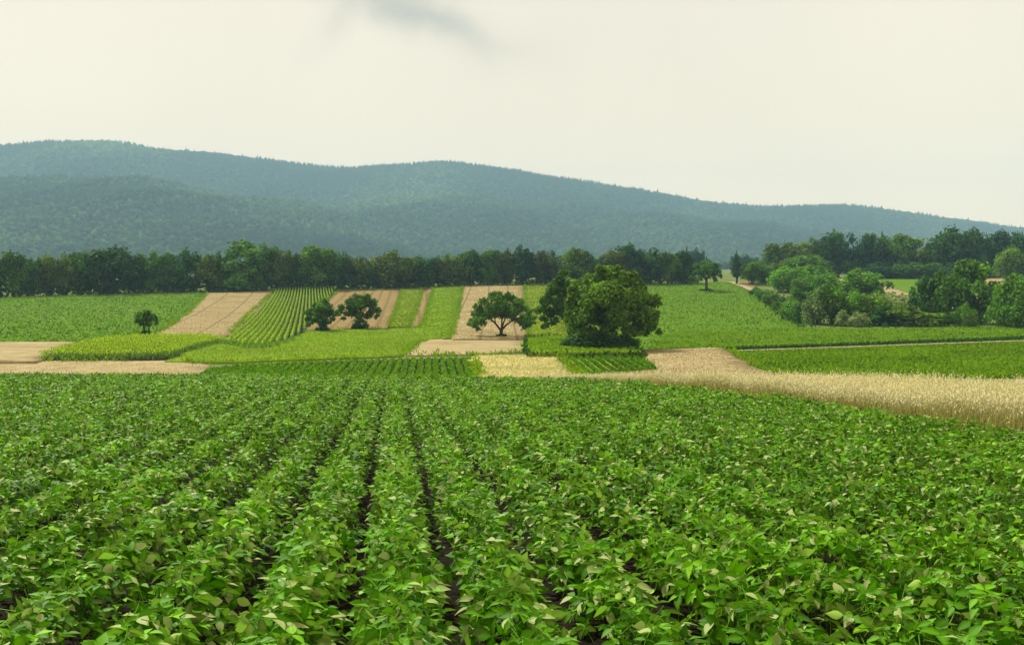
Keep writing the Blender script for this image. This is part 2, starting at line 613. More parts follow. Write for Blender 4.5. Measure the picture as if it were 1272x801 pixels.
def forest():
    n = 84000
    # even on the ground inside a fan a little wider than the view
    Y = np.sqrt(rng.uniform(620 ** 2, 4300 ** 2, n))
    u = rng.uniform(-90, 1362, n)
    X = (u - CX) / FP * Y
    Z = np.where(Y < 1500, T(X, Y), hill_z(X, np.maximum(Y, 1500)) - 1)
    pn = 0.6 * lattice_noise(X, Y, 3, 260) + 0.4 * lattice_noise(X, Y, 4, 90)
    conif = rng.random(n) < np.clip((pn - 0.42) * 3 + 0.25 * (Y > 3500), 0.08, 0.9)
    conif &= (Y > 3300) | (rng.random(n) < 0.22)
    H = np.where(conif, rng.uniform(12, 22, n), rng.uniform(9, 16, n)) * np.interp(Y, [600, 1500, 2600, 3300, 3700], [0.6, 0.65, 0.75, 0.9, 1.25])
    v = CY + (EYE - (Z + H)) * FP / Y
    vf = np.where(Y < 1560, 345, vis_front(u, Y))
    keep = (v < vf + 2) & ((v < 333) | (u > 850)) & ((Y > 1450) | ((v < 338) & (rng.random(n) < 0.8)))
    keep &= ~((np.abs(u - 908) < 26) & (Y < 1300)) & ~((np.abs(u - 980) < 20 + 14 * rng.random(n)) & (Y > 2000) & (Y < 2300))
    keep &= ~((np.abs(u - 462) < 9) & (Y < 1350))
    X, Y, Z, H, conif, pn = X[keep], Y[keep], Z[keep], H[keep], conif[keep], pn[keep]
    k = len(X)
    tint = np.clip(0.40 + 0.7 * (lattice_noise(X, Y, 8, 330) - 0.5) + 0.15 * rng.normal(0, 1, k) + 0.12 * (0.5 - pn) - 0.20 * conif, 0.02, 1)
    P = np.stack([X, Y, Z], -1)
    parts = []
    a5 = np.arange(4) * 2 * math.pi / 4
    cone = np.array([(math.cos(a), math.sin(a), 0.08) for a in a5] + [(0, 0, 1)])
    cone_f = np.array([(i, (i + 1) % 4, 4) for i in range(4)])
    dome = np.array([(0.8 * math.cos(a), 0.8 * math.sin(a), 0.12) for a in a5] + [(math.cos(a + .6), math.sin(a + .6), 0.55) for a in a5] + [(0.1, 0, 1)])
    dome_f = np.array([(i, (i + 1) % 4, 4 + i) for i in range(4)] + [((i + 1) % 4, 4 + (i + 1) % 4, 4 + i) for i in range(4)] + [(4 + i, 4 + (i + 1) % 4, 8) for i in range(4)])
    for sel, tm, tf, rr in ((conif, cone, cone_f, 0.26), (~conif, dome, dome_f, 0.60)):
        Q = P[sel]
        th = rng.uniform(0, 6.28, len(Q))
        tz = np.broadcast_to(np.array([0, 0, 1.0]), Q.shape)
        ax = np.stack([np.cos(th), np.sin(th), 0 * th], -1)
        ay = np.stack([-np.sin(th), np.cos(th), 0 * th], -1)
        r = H[sel] * rr * rng.uniform(0.8, 1.25, len(Q))
        # template axes: x -> ax, y -> ay, z -> up
        V = (Q[:, None] + tm[None, :, 0:1] * r[:, None, None] * ax[:, None] + tm[None, :, 1:2] * r[:, None, None] * ay[:, None]
             + tm[None, :, 2:3] * H[sel][:, None, None] * tz[:, None])
        V += rng.normal(0, 0.07, V.shape) * H[sel][:, None, None]
        F = (tf[None] + (np.arange(len(Q)) * len(tm))[:, None, None]).reshape(-1, 3)
        parts.append((V.reshape(-1, 3), F, np.repeat(tint[sel], len(tm))))
    V, F, t = merge(parts)
    link('forest', np_mesh('forest', V, F, M['hill_leaf'], t), kind='stuff', label='unbroken mixed forest covering the hazy hills', category='forest')


forest()

# ------------------------------------------------------------------ fields of the middle ground
def edge_dir(p, q, h=0.0):
    a, b = ray(*p, h), ray(*q, h)
    return (b[0] - a[0], b[1] - a[1])


def rand_in(pl, n):
    pl = np.asarray(pl)
    mn, mx = pl.min(0), pl.max(0)
    out = np.zeros((0, 2))
    while len(out) < n:
        P = rng.uniform(mn, mx, (n * 2, 2))
        out = np.concatenate([out, P[inside(P, pl)]])
    return out[:n]


def off_tracks(P, d, sp, wd):
    """points clear of the wheel tracks"""
    l = math.hypot(*d)
    ac = (P[:, 0] * d[1] - P[:, 1] * d[0]) / l + 0.125
    return P[np.abs(np.mod(ac, sp) - sp / 2) > wd * 0.6]


def area(pl):
    p = np.asarray(pl)
    q = np.roll(p, -1, 0)
    return 0.5 * abs(np.sum(p[:, 0] * q[:, 1] - q[:, 0] * p[:, 1]))


def cards(P2, h, size, mat, name, label, cat, upright=0.6, aspect=0.45, tint=None, zj=0.0):
    """small leaf cards standing on the field"""
    n = len(P2)
    sz = size * rng.uniform(0.6, 1.4, n)
    P = np.column_stack([P2, T(P2[:, 0], P2[:, 1]) + h + sz * 0.35 * upright + zj * rng.normal(0, 1, n)])
    t = rng.normal(0, 1, (n, 3))
    t[:, 2] = np.abs(t[:, 2]) * 0.3 + upright * 1.6
    t, s, nn = frames(t)
    t, s, nn = roll(t, s, nn, rng.uniform(0, 3.14, n))
    V, F = stamp(P, t, s, nn, DIA, DIA_F, sz, sz * aspect)
    if tint is None:
        tint = np.clip(rng.normal(0.5, 0.2, n) + 0.5 * (lattice_noise(P2[:, 0], P2[:, 1], 21, 5) - 0.5), 0, 1)
    o = link(name, np_mesh(name, V, F, mat, np.repeat(tint, 4)), kind='stuff', label=label, category=cat)
    return o


def row_points(pl, d, spacing, along, jit):
    l = math.hypot(*d)
    d = np.array([d[0] / l, d[1] / l])
    p = np.array([d[1], -d[0]])
    pl = np.asarray(pl)
    a, c = pl @ d, pl @ p
    aa = np.arange(a.min(), a.max(), along)
    cc = np.arange(c.min(), c.max(), spacing)
    A, Cc = np.meshgrid(aa, cc)
    A = A.ravel() + rng.uniform(-along / 2, along / 2, A.size)
    Cc = Cc.ravel() + rng.normal(0, jit, A.size)
    P = A[:, None] * d + Cc[:, None] * p
    return P[inside(P, pl)]


def maize(name, pl, d, h, along, label, spacing=0.75):
    P2 = row_points(pl, d, spacing, along, 0.05)
    n = len(P2)
    Z = T(P2[:, 0], P2[:, 1])
    hh = h * rng.uniform(0.85, 1.12, n)
    parts = []
    for k in range(5):
        th = rng.uniform(0, 6.28, n)
        up = (k + 0.5) / 5
        L = h * rng.uniform(0.35, 0.5, n)
        t = np.stack([np.cos(th), np.sin(th), rng.uniform(0.2, 1.3, n)], -1)
        t, s, nn = frames(t)
        P = np.column_stack([P2, Z + hh * up * 0.9]) + t * (L * 0.45)[:, None]
        V, F = stamp(P, t, s, nn, DIA, DIA_F, L, L * 0.24)
        parts.append((V, F, np.repeat(np.clip(0.12 + 0.5 * up ** 1.5 + rng.normal(0, 0.12, n), 0, 1), 4)))
    t, s, nn = frames(np.stack([rng.normal(0, .25, n), rng.normal(0, .25, n), np.ones(n)], -1))
    P = np.column_stack([P2, Z + hh])
    V, F = stamp(P, t, s, nn, DIA, DIA_F, h * 0.28, h * 0.12)
    parts.append((V, F, np.repeat(np.clip(rng.normal(0.85, 0.1, n), 0, 1), 4)))
    V, F, t = merge(parts)
    link(name, np_mesh(name, V, F, M['maize_leaf'], t), kind='stuff', label=label, category='maize')


TAN1, TAN2 = (0.215, 0.172, 0.080), (0.305, 0.248, 0.122)
BRN1, BRN2 = (0.155, 0.112, 0.040), (0.225, 0.165, 0.068)
dB = edge_dir((310, 362), (240, 414))
M['wheat'] = field_mat('ripe_wheat', TAN1, TAN2, 0.4, ((dB), 6.5, 0.42, (0.10, 0.07, 0.03)), blotch=(0.19, 0.15, 0.06))
dH = edge_dir((612, 356), (606, 417))
M['wheat_mid'] = field_mat('ripe_wheat_middle', TAN1, TAN2, 0.4, ((dH), 5.2, 0.40, (0.10, 0.07, 0.03)), blotch=(0.19, 0.15, 0.06))
M['stubble'] = field_mat('straw_stubble', TAN1, (0.34, 0.28, 0.145), 0.5, fine=3, blotch=(0.20, 0.165, 0.065))
dD = edge_dir((470, 361), (440, 408))
M['stubble_brown'] = field_mat('brown_stubble', BRN1, BRN2, 0.5, ((dD), 2.4, 0.7, (0.125, 0.085, 0.03)))
M['beet'] = field_mat('beet_ground', (0.055, 0.12, 0.003), (0.095, 0.175, 0.005), 0.8, fine=3)
M['meadow'] = field_mat('meadow_grass', (0.105, 0.18, 0.004), (0.15, 0.235, 0.006), 0.6, fine=3, blotch=(0.09, 0.13, 0.012))
M['yellow_crop'] = field_mat('yellow_crop', (0.10, 0.15, 0.006), (0.17, 0.22, 0.012), 0.6, fine=3)
M['dry'] = field_mat('dry_grass', (0.34, 0.30, 0.085), (0.46, 0.40, 0.155), 0.7, fine=4, blotch=(0.18, 0.20, 0.05))

A = poly([(-90, 373), (0, 371), (120, 367.5), (257, 364.5), (197, 415), (190, 424), (95, 424.5), (-90, 425)], 0.1)
drape('green_field', A, 0.1, M['beet'], label='green leafy field left of the slanting wheat strip')
cards(rand_in(A, 15000), 0.08, 0.5, M['beet_leaf'], 'beet_leaves', 'low green crop leaves in the left field below the tree belt', 'crop', 0.3)

B = poly([(258, 364), (338, 361.3), (283, 416), (262, 425), (190, 425), (197, 414)], 0.3)
drape('wheat_field', B, 0.3, M['wheat'], relief=0.03, label='slanting strip of ripe wheat with wheel tracks')
cards(off_tracks(rand_in(B, 8000), dB, 6.5, 0.42), 0.27, 0.2, M['straw'], 'wheat_ears', 'ripe wheat ears on the slanting strip left of the terraced maize', 'crop', 1.0, 0.3)

HC = 0.95
Cp = poly([(344, 357.5), (418, 355), (403, 372), (388, 392), (378, 405), (362, 416), (345, 422), (322, 425), (300, 423.5), (284, 417), (310, 391)], HC)
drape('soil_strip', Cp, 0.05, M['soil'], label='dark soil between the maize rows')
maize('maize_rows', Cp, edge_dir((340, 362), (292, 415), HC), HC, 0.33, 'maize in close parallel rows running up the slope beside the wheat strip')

D = poly([(421, 361), (500, 359.8), (483, 408), (384, 411), (388, 396), (404, 373)], 0.08)
drape('stubble_field', D, 0.08, M['stubble_brown'], label='brown stubble field behind the pair of small trees')
E_ = poly([(501, 360), (525, 359), (508, 405), (482, 406)], 0.3)
drape('clover_strip', E_, 0.3, M['yellow_crop'], label='narrow yellow-green crop strip')
cards(rand_in(E_, 2500), 0.28, 0.4, M['yellow_leaf'], 'clover_leaves', 'yellow-green leaves on the narrow strip beside the brown stubble', 'crop', 0.5)
F_ = poly([(525, 359), (538, 358.7), (525, 406), (508, 406)], 0.08)
drape('bare_strip', F_, 0.08, M['stubble_brown'], label='thin bare brown strip between two green strips')
G_ = poly([(538, 358.5), (574, 355), (561, 420), (550, 420), (545, 408), (525, 407)], 0.3)
drape('green_strip', G_, 0.3, M['meadow'], label='green crop strip left of the middle wheat field')
cards(rand_in(G_, 4000), 0.28, 0.4, M['grass_blade'], 'strip_leaves', 'green leaves on the strip left of the middle wheat field', 'crop', 0.5)
H_ = poly([(577, 355), (651, 354), (654, 400), (656, 421), (562, 421), (568, 395)], 0.3)
drape('middle_wheat_field', H_, 0.3, M['wheat_mid'], relief=0.03, label='ripe wheat field with wheel tracks behind the spreading fruit tree')
cards(off_tracks(rand_in(H_, 10000), dH, 5.2, 0.4), 0.27, 0.2, M['straw'], 'middle_wheat_ears', 'ripe wheat ears around the spreading fruit tree', 'crop', 1.0, 0.3)
I_ = poly([(535, 420), (561, 419), (656, 417), (656, 437), (600, 440), (503, 441.5), (514, 429)], 0.12)
drape('straw_strip', I_, 0.12, M['stubble'], label='pale straw strip in front of the spreading fruit tree')
J_ = poly([(652, 354), (693, 352.5), (712, 420), (657, 420), (655, 395)], 0.35)
drape('yellow_strip', J_, 0.35, M['yellow_crop'], label='yellow-green crop strip left of the big tree')
cards(rand_in(J_, 5000), 0.33, 0.42, M['yellow_leaf'], 'yellow_strip_leaves', 'yellow-green leaves on the strip left of the big tree', 'crop', 0.5)
J2 = poly([(653, 419), (700, 416), (760, 420), (800, 436.5), (656, 437), (652, 428)], 0.7)
drape('tall_crop_plot', J2, 0.6, M['meadow'], label='small plot of taller green crop at the foot of the big tree')
cards(densify(J2, 0.12, 0.1), 0.3, 0.55, M['weed'], 'plot_edge_leaves', 'dark leaves along the edge of the small plot by the big tree', 'crop', 0.8, 0.5, zj=0.15)
cards(rand_in(J2, 3000), 0.6, 0.42, M['grass_blade'], 'plot_leaves', 'green leaves on the small plot at the foot of the big tree', 'crop', 0.5)

K_ = poly([(694, 352.5), (820, 352), (905, 350.5), (937, 363), (966, 385), (1000, 407), (1110, 408), (1272, 406), (1360, 406), (1360, 417.5), (1272, 420),
           (1100, 426.5), (905, 433), (800, 434), (712, 437), (715, 400)], 0.1)
drape('green_meadow', K_, 0.1, M['beet'], label='wide green field right of the big tree')
cards(rand_in(K_, 26000), 0.08, 0.42, M['beet_leaf'], 'meadow_leaves', 'low green leaves on the wide field right of the big tree', 'crop', 0.35)
Kb = poly([(1000, 407.5), (1110, 408), (1272, 406), (1360, 406), (1360, 417), (1272, 419.5), (1100, 426), (905, 432.5), (815, 433), (812, 418), (850, 410), (930, 409)], 0.12)
cards(rand_in(Kb, 11000), 0.1, 0.30, M['grass_blade'], 'meadow_grass', 'light green grass on the meadow above the right-hand track', 'grass', 0.7)

Lc = [(900, 435.5), (1000, 432.2), (1100, 428.8), (1200, 425.3), (1272, 422.8), (1400, 418.5)]
L_ = poly([(x, v - 0.4) for x, v in Lc] + [(x, v + 0.6) for x, v in Lc[::-1]], 0.07)
drape('farm_track', L_, 0.07, M['track'], step=1.5, jit=0.05, label='pale farm track between the two right-hand fields')
bank = densify(poly([(x, v - 1.2) for x, v in Lc], 0.1), 0.05, 0.3)
cards(bank, 0.05, 0.5, M['weed'], 'track_verge', 'dark weedy bank along the upper side of the farm track', 'verge', 0.9, 0.4)
M_ = poly([(908, 437.5), (1000, 434.5), (1100, 431), (1272, 425), (1400, 420.5), (1400, 480), (960, 480), (948, 462)], 0.1)
drape('lower_green_field', M_, 0.1, M['beet'], label='bright green field below the farm track')
cards(rand_in(M_, 20000), 0.08, 0.42, M['beet_leaf'], 'field_leaves', 'bright green leaves on the field below the farm track', 'crop', 0.4)
cards(rand_in(M_, 13000), 0.14, 0.34, M['grass_blade'], 'field_grass', 'light green grass mixed into the field below the farm track', 'grass', 0.6)
N_ = poly([(798, 434.5), (893, 431.5), (905, 437), (940, 457), (965, 476), (760, 476), (770, 463), (820, 457)], 0.3)
drape('cut_wheat_plot', N_, 0.3, M['stubble'], label='cut wheat plot between the row plot and the lower green field')
cards(rand_in(N_, 4000), 0.28, 0.16, M['straw'], 'cut_wheat_straw', 'straw on the cut wheat plot right of the big tree', 'straw', 0.9, 0.3)
O_ = poly([(256, 456), (300, 450.5), (450, 445), (584, 442.5), (595, 476), (240, 478)], 0.25)
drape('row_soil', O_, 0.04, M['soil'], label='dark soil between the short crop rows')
dO = edge_dir((579, 443.5), (589, 465))
P2 = row_points(O_, dO, 0.72, 0.03, 0.10)
cards(P2, 0.0, 0.32, M['beet_leaf'], 'crop_rows', 'neat green crop rows just beyond the soybean field', 'crop', 0.55, 0.6, zj=0.05, tint=np.clip(rng.normal(0.72, 0.2, len(P2)), 0, 1))
P_ = poly([(586, 441.5), (690, 440.5), (722, 467), (730, 478), (596, 478)], 0.15)
drape('dry_plot', P_, 0.15, M['dry'], label='dry yellowish grass plot beyond the soybean field')
cards(rand_in(P_, 6000), 0.13, 0.24, M['oat'], 'dry_grass', 'dry grass tufts on the yellowish plot', 'grass', 0.8, 0.25, tint=np.clip(rng.normal(0.62, 0.2, 6000), 0, 1))
Q_ = poly([(694, 440), (797, 437.5), (818, 459), (790, 466), (722, 470)], 0.25)
drape('diagonal_row_soil', Q_, 0.04, M['yellow_crop'], label='bare ground between the slanting crop rows')
dQ = edge_dir((702, 440), (735, 466))
P2 = row_points(Q_, dQ, 0.85, 0.03, 0.07)
cards(P2, 0.0, 0.4, M['beet_leaf'], 'slanting_crop_rows', 'slanting green crop rows in front of the big tree', 'crop', 0.6, 0.6, zj=0.05)
R_ = poly([(384, 411), (483, 408), (550, 407), (556, 420), (532, 422), (512, 430), (500, 442), (300, 450), (205, 449.5), (232, 437), (262, 424), (300, 421), (345, 424.5)], 0.15)
drape('grass_meadow', R_, 0.15, M['meadow'], label='bright grass meadow below the pair of small trees')
cards(rand_in(R_, 16000), 0.12, 0.24, M['grass_blade'], 'grass', 'fresh grass on the meadow below the pair of small trees', 'grass', 0.9, 0.3)
ve = densify(poly([(258, 453), (300, 448.5), (450, 443.3), (586, 440.8), (700, 438.6), (800, 436.6)], 0.1)[:], 0.07, 0.8)
ve = ve[:int(len(ve) * 0.5)]
ve = ve[lattice_noise(ve[:, 0], ve[:, 1], 61, 2.5) > 0.42]
cards(ve, 0.0, 0.42, M['grass_blade'], 'field_verge', 'ragged grassy verge above the short crop rows', 'verge', 0.7, 0.4, zj=0.1)
mg = []
for ln in ([(258, 364), (197, 414)], [(338, 361), (310, 390), (284, 416)], [(421, 361), (404, 373), (388, 396)], [(500, 360), (483, 407)], [(525, 359), (508, 405)], [(538, 358.6), (525, 406)],
           [(575, 355), (567, 395), (561, 419)], [(651.5, 354), (655, 396), (657, 420)], [(384, 411), (440, 409.5), (483, 408), (548, 407)], [(514, 429), (503, 441.5), (600, 440.3), (656, 437.5)],
           [(798, 434), (893, 431.2), (940, 457)], [(586, 442), (596, 467)], [(690, 440.5), (722, 467)], [(46, 448.5), (225, 448.5), (254, 452)], [(0, 425), (95, 424.8)],
           [(0, 371.5), (120, 368), (257, 365)], [(420, 361), (500, 360), (574, 356)], [(576, 355), (650, 354.3), (694, 353), (820, 352.4)]):
    L2 = poly(ln, 0.1)
    for a, b in zip(L2[:-1], L2[1:]):
        a, b = np.array(a), np.array(b)
        k = int(np.linalg.norm(b - a) / 0.07)
        tt = rng.random(k)[:, None]
        keep = lattice_noise((a + (b - a) * tt)[:, 0], (a + (b - a) * tt)[:, 1], 51, 4.0) > 0.30
        mg.append((a + (b - a) * tt + rng.normal(0, 0.32, (k, 2)))[keep])
mg = np.concatenate(mg)
cards(mg, 0.1, 0.5, M['grass_blade'], 'grass_margin', 'ragged grassy margins between the field strips', 'grass', 0.9, 0.3, zj=0.15)
HS = 0.9
S_ = poly([(45, 438), (95, 424.5), (140, 416.5), (195, 414.2), (258, 414), (285, 419.5), (302, 423.8), (285, 421), (271, 419), (251, 424), (209, 436), (151, 438.2)], HS)
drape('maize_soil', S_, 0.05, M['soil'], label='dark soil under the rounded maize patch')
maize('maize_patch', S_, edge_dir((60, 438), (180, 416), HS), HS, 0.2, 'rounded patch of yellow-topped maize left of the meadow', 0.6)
T_ = poly([(-90, 425), (96, 424.8), (70, 436), (45, 449), (-90, 450)], 0.3)
drape('cut_wheat_field', T_, 0.3, M['stubble'], label='pale cut wheat field at the left beside the maize patch')
U_ = poly([(-90, 449), (46, 448), (225, 448), (252, 451.5), (258, 456), (252, 463), (240, 478), (-120, 478)], 0.1)
drape('straw_verge', U_, 0.1, M['stubble'], label='pale straw strip between the maize patch and the soybean field')
cards(rand_in(U_, 2500), 0.06, 0.15, M['straw'], 'straw_tufts', 'straw tufts on the strip in front of the maize patch', 'straw', 1.0, 0.3)
V1 = poly([(900, 350.8), (915, 349.6), (940, 358), (962, 372), (958, 378), (938, 363), (918, 354.5)], 0.06)
drape('dirt_path', V1, 0.06, M['track'], step=2, label='pale dirt path curving in beside the hedge')
V2_ = poly([(884, 350.2), (900, 349.6), (935, 349.2), (940, 357), (912, 350.6)], 0.05)
drape('dry_bank', V2_, 0.05, M['stubble_brown'], label='small dry bank by the dark conifer')
V3 = poly([(1088, 347), (1200, 345.6), (1210, 352), (1160, 364), (1135, 366), (1112, 357)], 0.08)
drape('hill_meadow', V3, 0.08, M['beet'], label='green field showing between the right-hand trees')
V4 = poly([(1020, 346.5), (1088, 347), (1112, 357.5), (1132, 366), (1100, 369), (1020, 358)], 0.06)
drape('hill_stubble', V4, 0.06, M['stubble'], label='tan stubble showing between the right-hand trees')
V5 = poly([(1225, 345), (1300, 344.6), (1300, 352), (1225, 353)], 0.06)
drape('far_stubble', V5, 0.06, M['stubble'], label='tan stubble patch behind the hedge at the far right')

# ------------------------------------------------------------------ trees
COL = dict(dark=(0.038, 0.105, 0.018), mid=(0.066, 0.155, 0.012), olive=(0.090, 0.155, 0.010), brown=(0.074, 0.118, 0.016),
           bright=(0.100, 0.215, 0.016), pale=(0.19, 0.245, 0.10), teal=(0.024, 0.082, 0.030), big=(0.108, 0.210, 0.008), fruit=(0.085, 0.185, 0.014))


def lobes_in(r_, n, c, rad, lo=-0.75, size=(0.26, 0.42)):
    """lobe centres and radii filling a rounded crown"""
    out = []
    while len(out) < n:
        p = r_.uniform(-1, 1, 3)
        q = np.linalg.norm(p)
        if q > 1 or q < 0.35 or p[2] < lo:
            continue
        s = r_.uniform(*size)
        out.append((np.array(c) + p * (1 - s * 0.8) * np.array(rad), s * np.array(rad)))
    return out


def crown_mesh(name, lobes, n, leaf, r_, thick=0.45, droop=0.0, unit=False, sub=3):
    """leaf cards spread through the outer shell of every lobe"""
    fine = []
    for c, rad in lobes:
        for j in range(sub):
            dd = r_.normal(0, 1, 3)
            dd[2] += 0.25
            dd /= np.linalg.norm(dd)
            fine.append((c + dd * rad * 0.62, rad * r_.uniform(0.42, 0.66)))
        fine.append((c, rad * 0.8))
    lobes = fine
    w = np.array([np.prod(l[1]) ** (2 / 3) for l in lobes])
    cnt = np.maximum(8, (n * w / w.sum()).astype(int))
    parts = []
    for (c, rad), k in zip(lobes, cnt):
        d = r_.normal(0, 1, (k, 3))
        d /= np.linalg.norm(d, axis=1, keepdims=True)
        d[:, 2] = np.where((d[:, 2] < -0.6) & (r_.random(k) < 0.5), -d[:, 2], d[:, 2])
        rr = 1 - thick * r_.random(k) ** 1.6 + 0.10 * r_.normal(0, 1, k)
        P = c + d * rr[:, None] * rad
        P[:, 2] -= droop * r_.random(k)
        nrm = d * 1.1 + r_.normal(0, 0.55, (k, 3)) + np.array([0, 0, 0.35])
        nrm /= np.linalg.norm(nrm, axis=1, keepdims=True)
        t = np.cross(nrm, r_.normal(0, 1, (k, 3)))
        t /= np.linalg.norm(t, axis=1, keepdims=True)
        s = np.cross(nrm, t)
        L = leaf * r_.uniform(0.6, 1.5, k)
        V, F = stamp(P, t, s, nrm, DIA, DIA_F, L, L * 0.72)
        ti = np.clip(r_.normal(0.45, 0.15) + r_.normal(0, 0.17, k), 0, 1)
        parts.append((V, F, np.repeat(ti, 4)))
    V, F, t = merge(parts)
    if unit:                                   # fit the crown to unit width and height
        lo, hi = np.percentile(V, 0.6, 0), np.percentile(V, 99.4, 0)
        V = (V - [(lo[0] + hi[0]) / 2, (lo[1] + hi[1]) / 2, lo[2]]) / (hi - lo)
    return np_mesh(name, V, F, M['tree_leaf'], t)


def trunk_mesh(name, h, r, limbs, r_, lean=0.05):
    """tapered trunk with limbs, h = height to the top of the trunk, in local units"""
    pts = [(0, 0, -0.05 * h), (0, 0, 0), (r_.normal(0, lean) * h, r_.normal(0, lean) * h, 0.5 * h), (r_.normal(0, lean) * h, r_.normal(0, lean) * h, h)]
    parts = [tube(pts, [r * 1.5, r * 1.25, r * 0.85, r * 0.45])]
    for k in range(limbs):
        a = 6.28 * k / limbs + r_.uniform(-.4, .4)
        z0 = h * r_.uniform(0.35, 0.7)
        e = r_.uniform(0.35, 0.6) * h
        parts.append(tube([(0, 0, z0), (math.cos(a) * e * .5, math.sin(a) * e * .5, z0 + e * .5), (math.cos(a) * e, math.sin(a) * e, z0 + e * .9)], [r * .5, r * .35, r * .15], 5))
    V, F, t = merge([(a, b, np.zeros(len(a))) for a, b in parts])
    return np_mesh(name, V, F, M['bark'], smooth=True)


# crowns of unit height and unit width, shared between alike trees
r_ = np.random.default_rng(11)
CROWNS = {}
for key, num, n, leaf in (('round', 5, 5200, 0.050), ('tall', 4, 5200, 0.046), ('bush', 4, 3200, 0.055)):
    CROWNS[key] = []
    for i in range(num):
        if key == 'round':
            lb = lobes_in(r_, 26, (0, 0, 0.52), (0.5, 0.5, 0.48), -1.0, (0.24, 0.46))
        elif key == 'tall':
            lb = lobes_in(r_, 17, (0, 0, 0.38), (0.5, 0.5, 0.38), -1.0) + lobes_in(r_, 9, (r_.uniform(-.12, .12), 0, 0.74), (0.34, 0.34, 0.26), -0.8, (0.3, 0.55))
        else:
            lb = lobes_in(r_, 18, (0, 0, 0.42), (0.5, 0.5, 0.58), -0.72, (0.28, 0.48))
        CROWNS[key].append(crown_mesh(key + '_crown', lb, n, leaf, r_, unit=True))
lb = [((0, 0, z), np.array([rr, rr, 0.10])) for z, rr in ((0.16, .42), (0.26, .45), (0.38, .43), (0.5, .37), (0.62, .30), (0.74, .22), (0.85, .14), (0.94, .07))]
lb = [(np.array(c), r) for c, r in lb]
CROWNS['conifer'] = [crown_mesh('conifer_crown', lb, 3600, 0.05, r_)]
TRUNKS = [trunk_mesh('trunk', 0.6, 0.028, 4, r_) for _ in range(3)]

tree_no = 0


def tree(name, x, base, top, w, style, col, label, cat='tree', group=None, Y=None, tr=True, gain=1.0, rise=0.0):
    """a tree whose foot stands where the photograph shows its base; size from its pixel height at that distance"""
    global tree_no
    tree_no += 1
    if Y is None:
        X, Y = ray(x, base)
    else:
        X = (x - CX) / FP * Y
    z = float(T(X, Y))
    zt = EYE + Y * (CY - top) / FP
    H = zt - z
    W = w * Y / FP
    q = random.Random(tree_no)
    root = empty(name, (X, Y, z), label, cat, group)
    c = link('crown' if cat == 'tree' else 'foliage', CROWNS[style][tree_no % len(CROWNS[style])], root)
    c.scale = (W * 1.04, W * q.uniform(0.9, 1.1), H * (1 - rise))
    c.location = (0, 0, H * rise)
    c.rotation_euler = (0, 0, q.uniform(0, 6.28))
    k = gain * q.uniform(0.85, 1.15)
    b = COL[col]
    c.color = (b[0] * k * q.uniform(.9, 1.1), b[1] * k, b[2] * k, 1)
    if tr:
        t = link('trunk' if cat == 'tree' else 'stem', TRUNKS[tree_no % len(TRUNKS)], root)
        s = H
        t.scale = (s, s, s)
        t.rotation_euler = (0, 0, q.uniform(0, 6.28))
    return root


def belt_base(x):
    return float(np.interp(x, [-80, 0, 200, 330, 480, 600, 870], [370.5, 368.5, 362.5, 360, 357.5, 353.5, 351.5]))


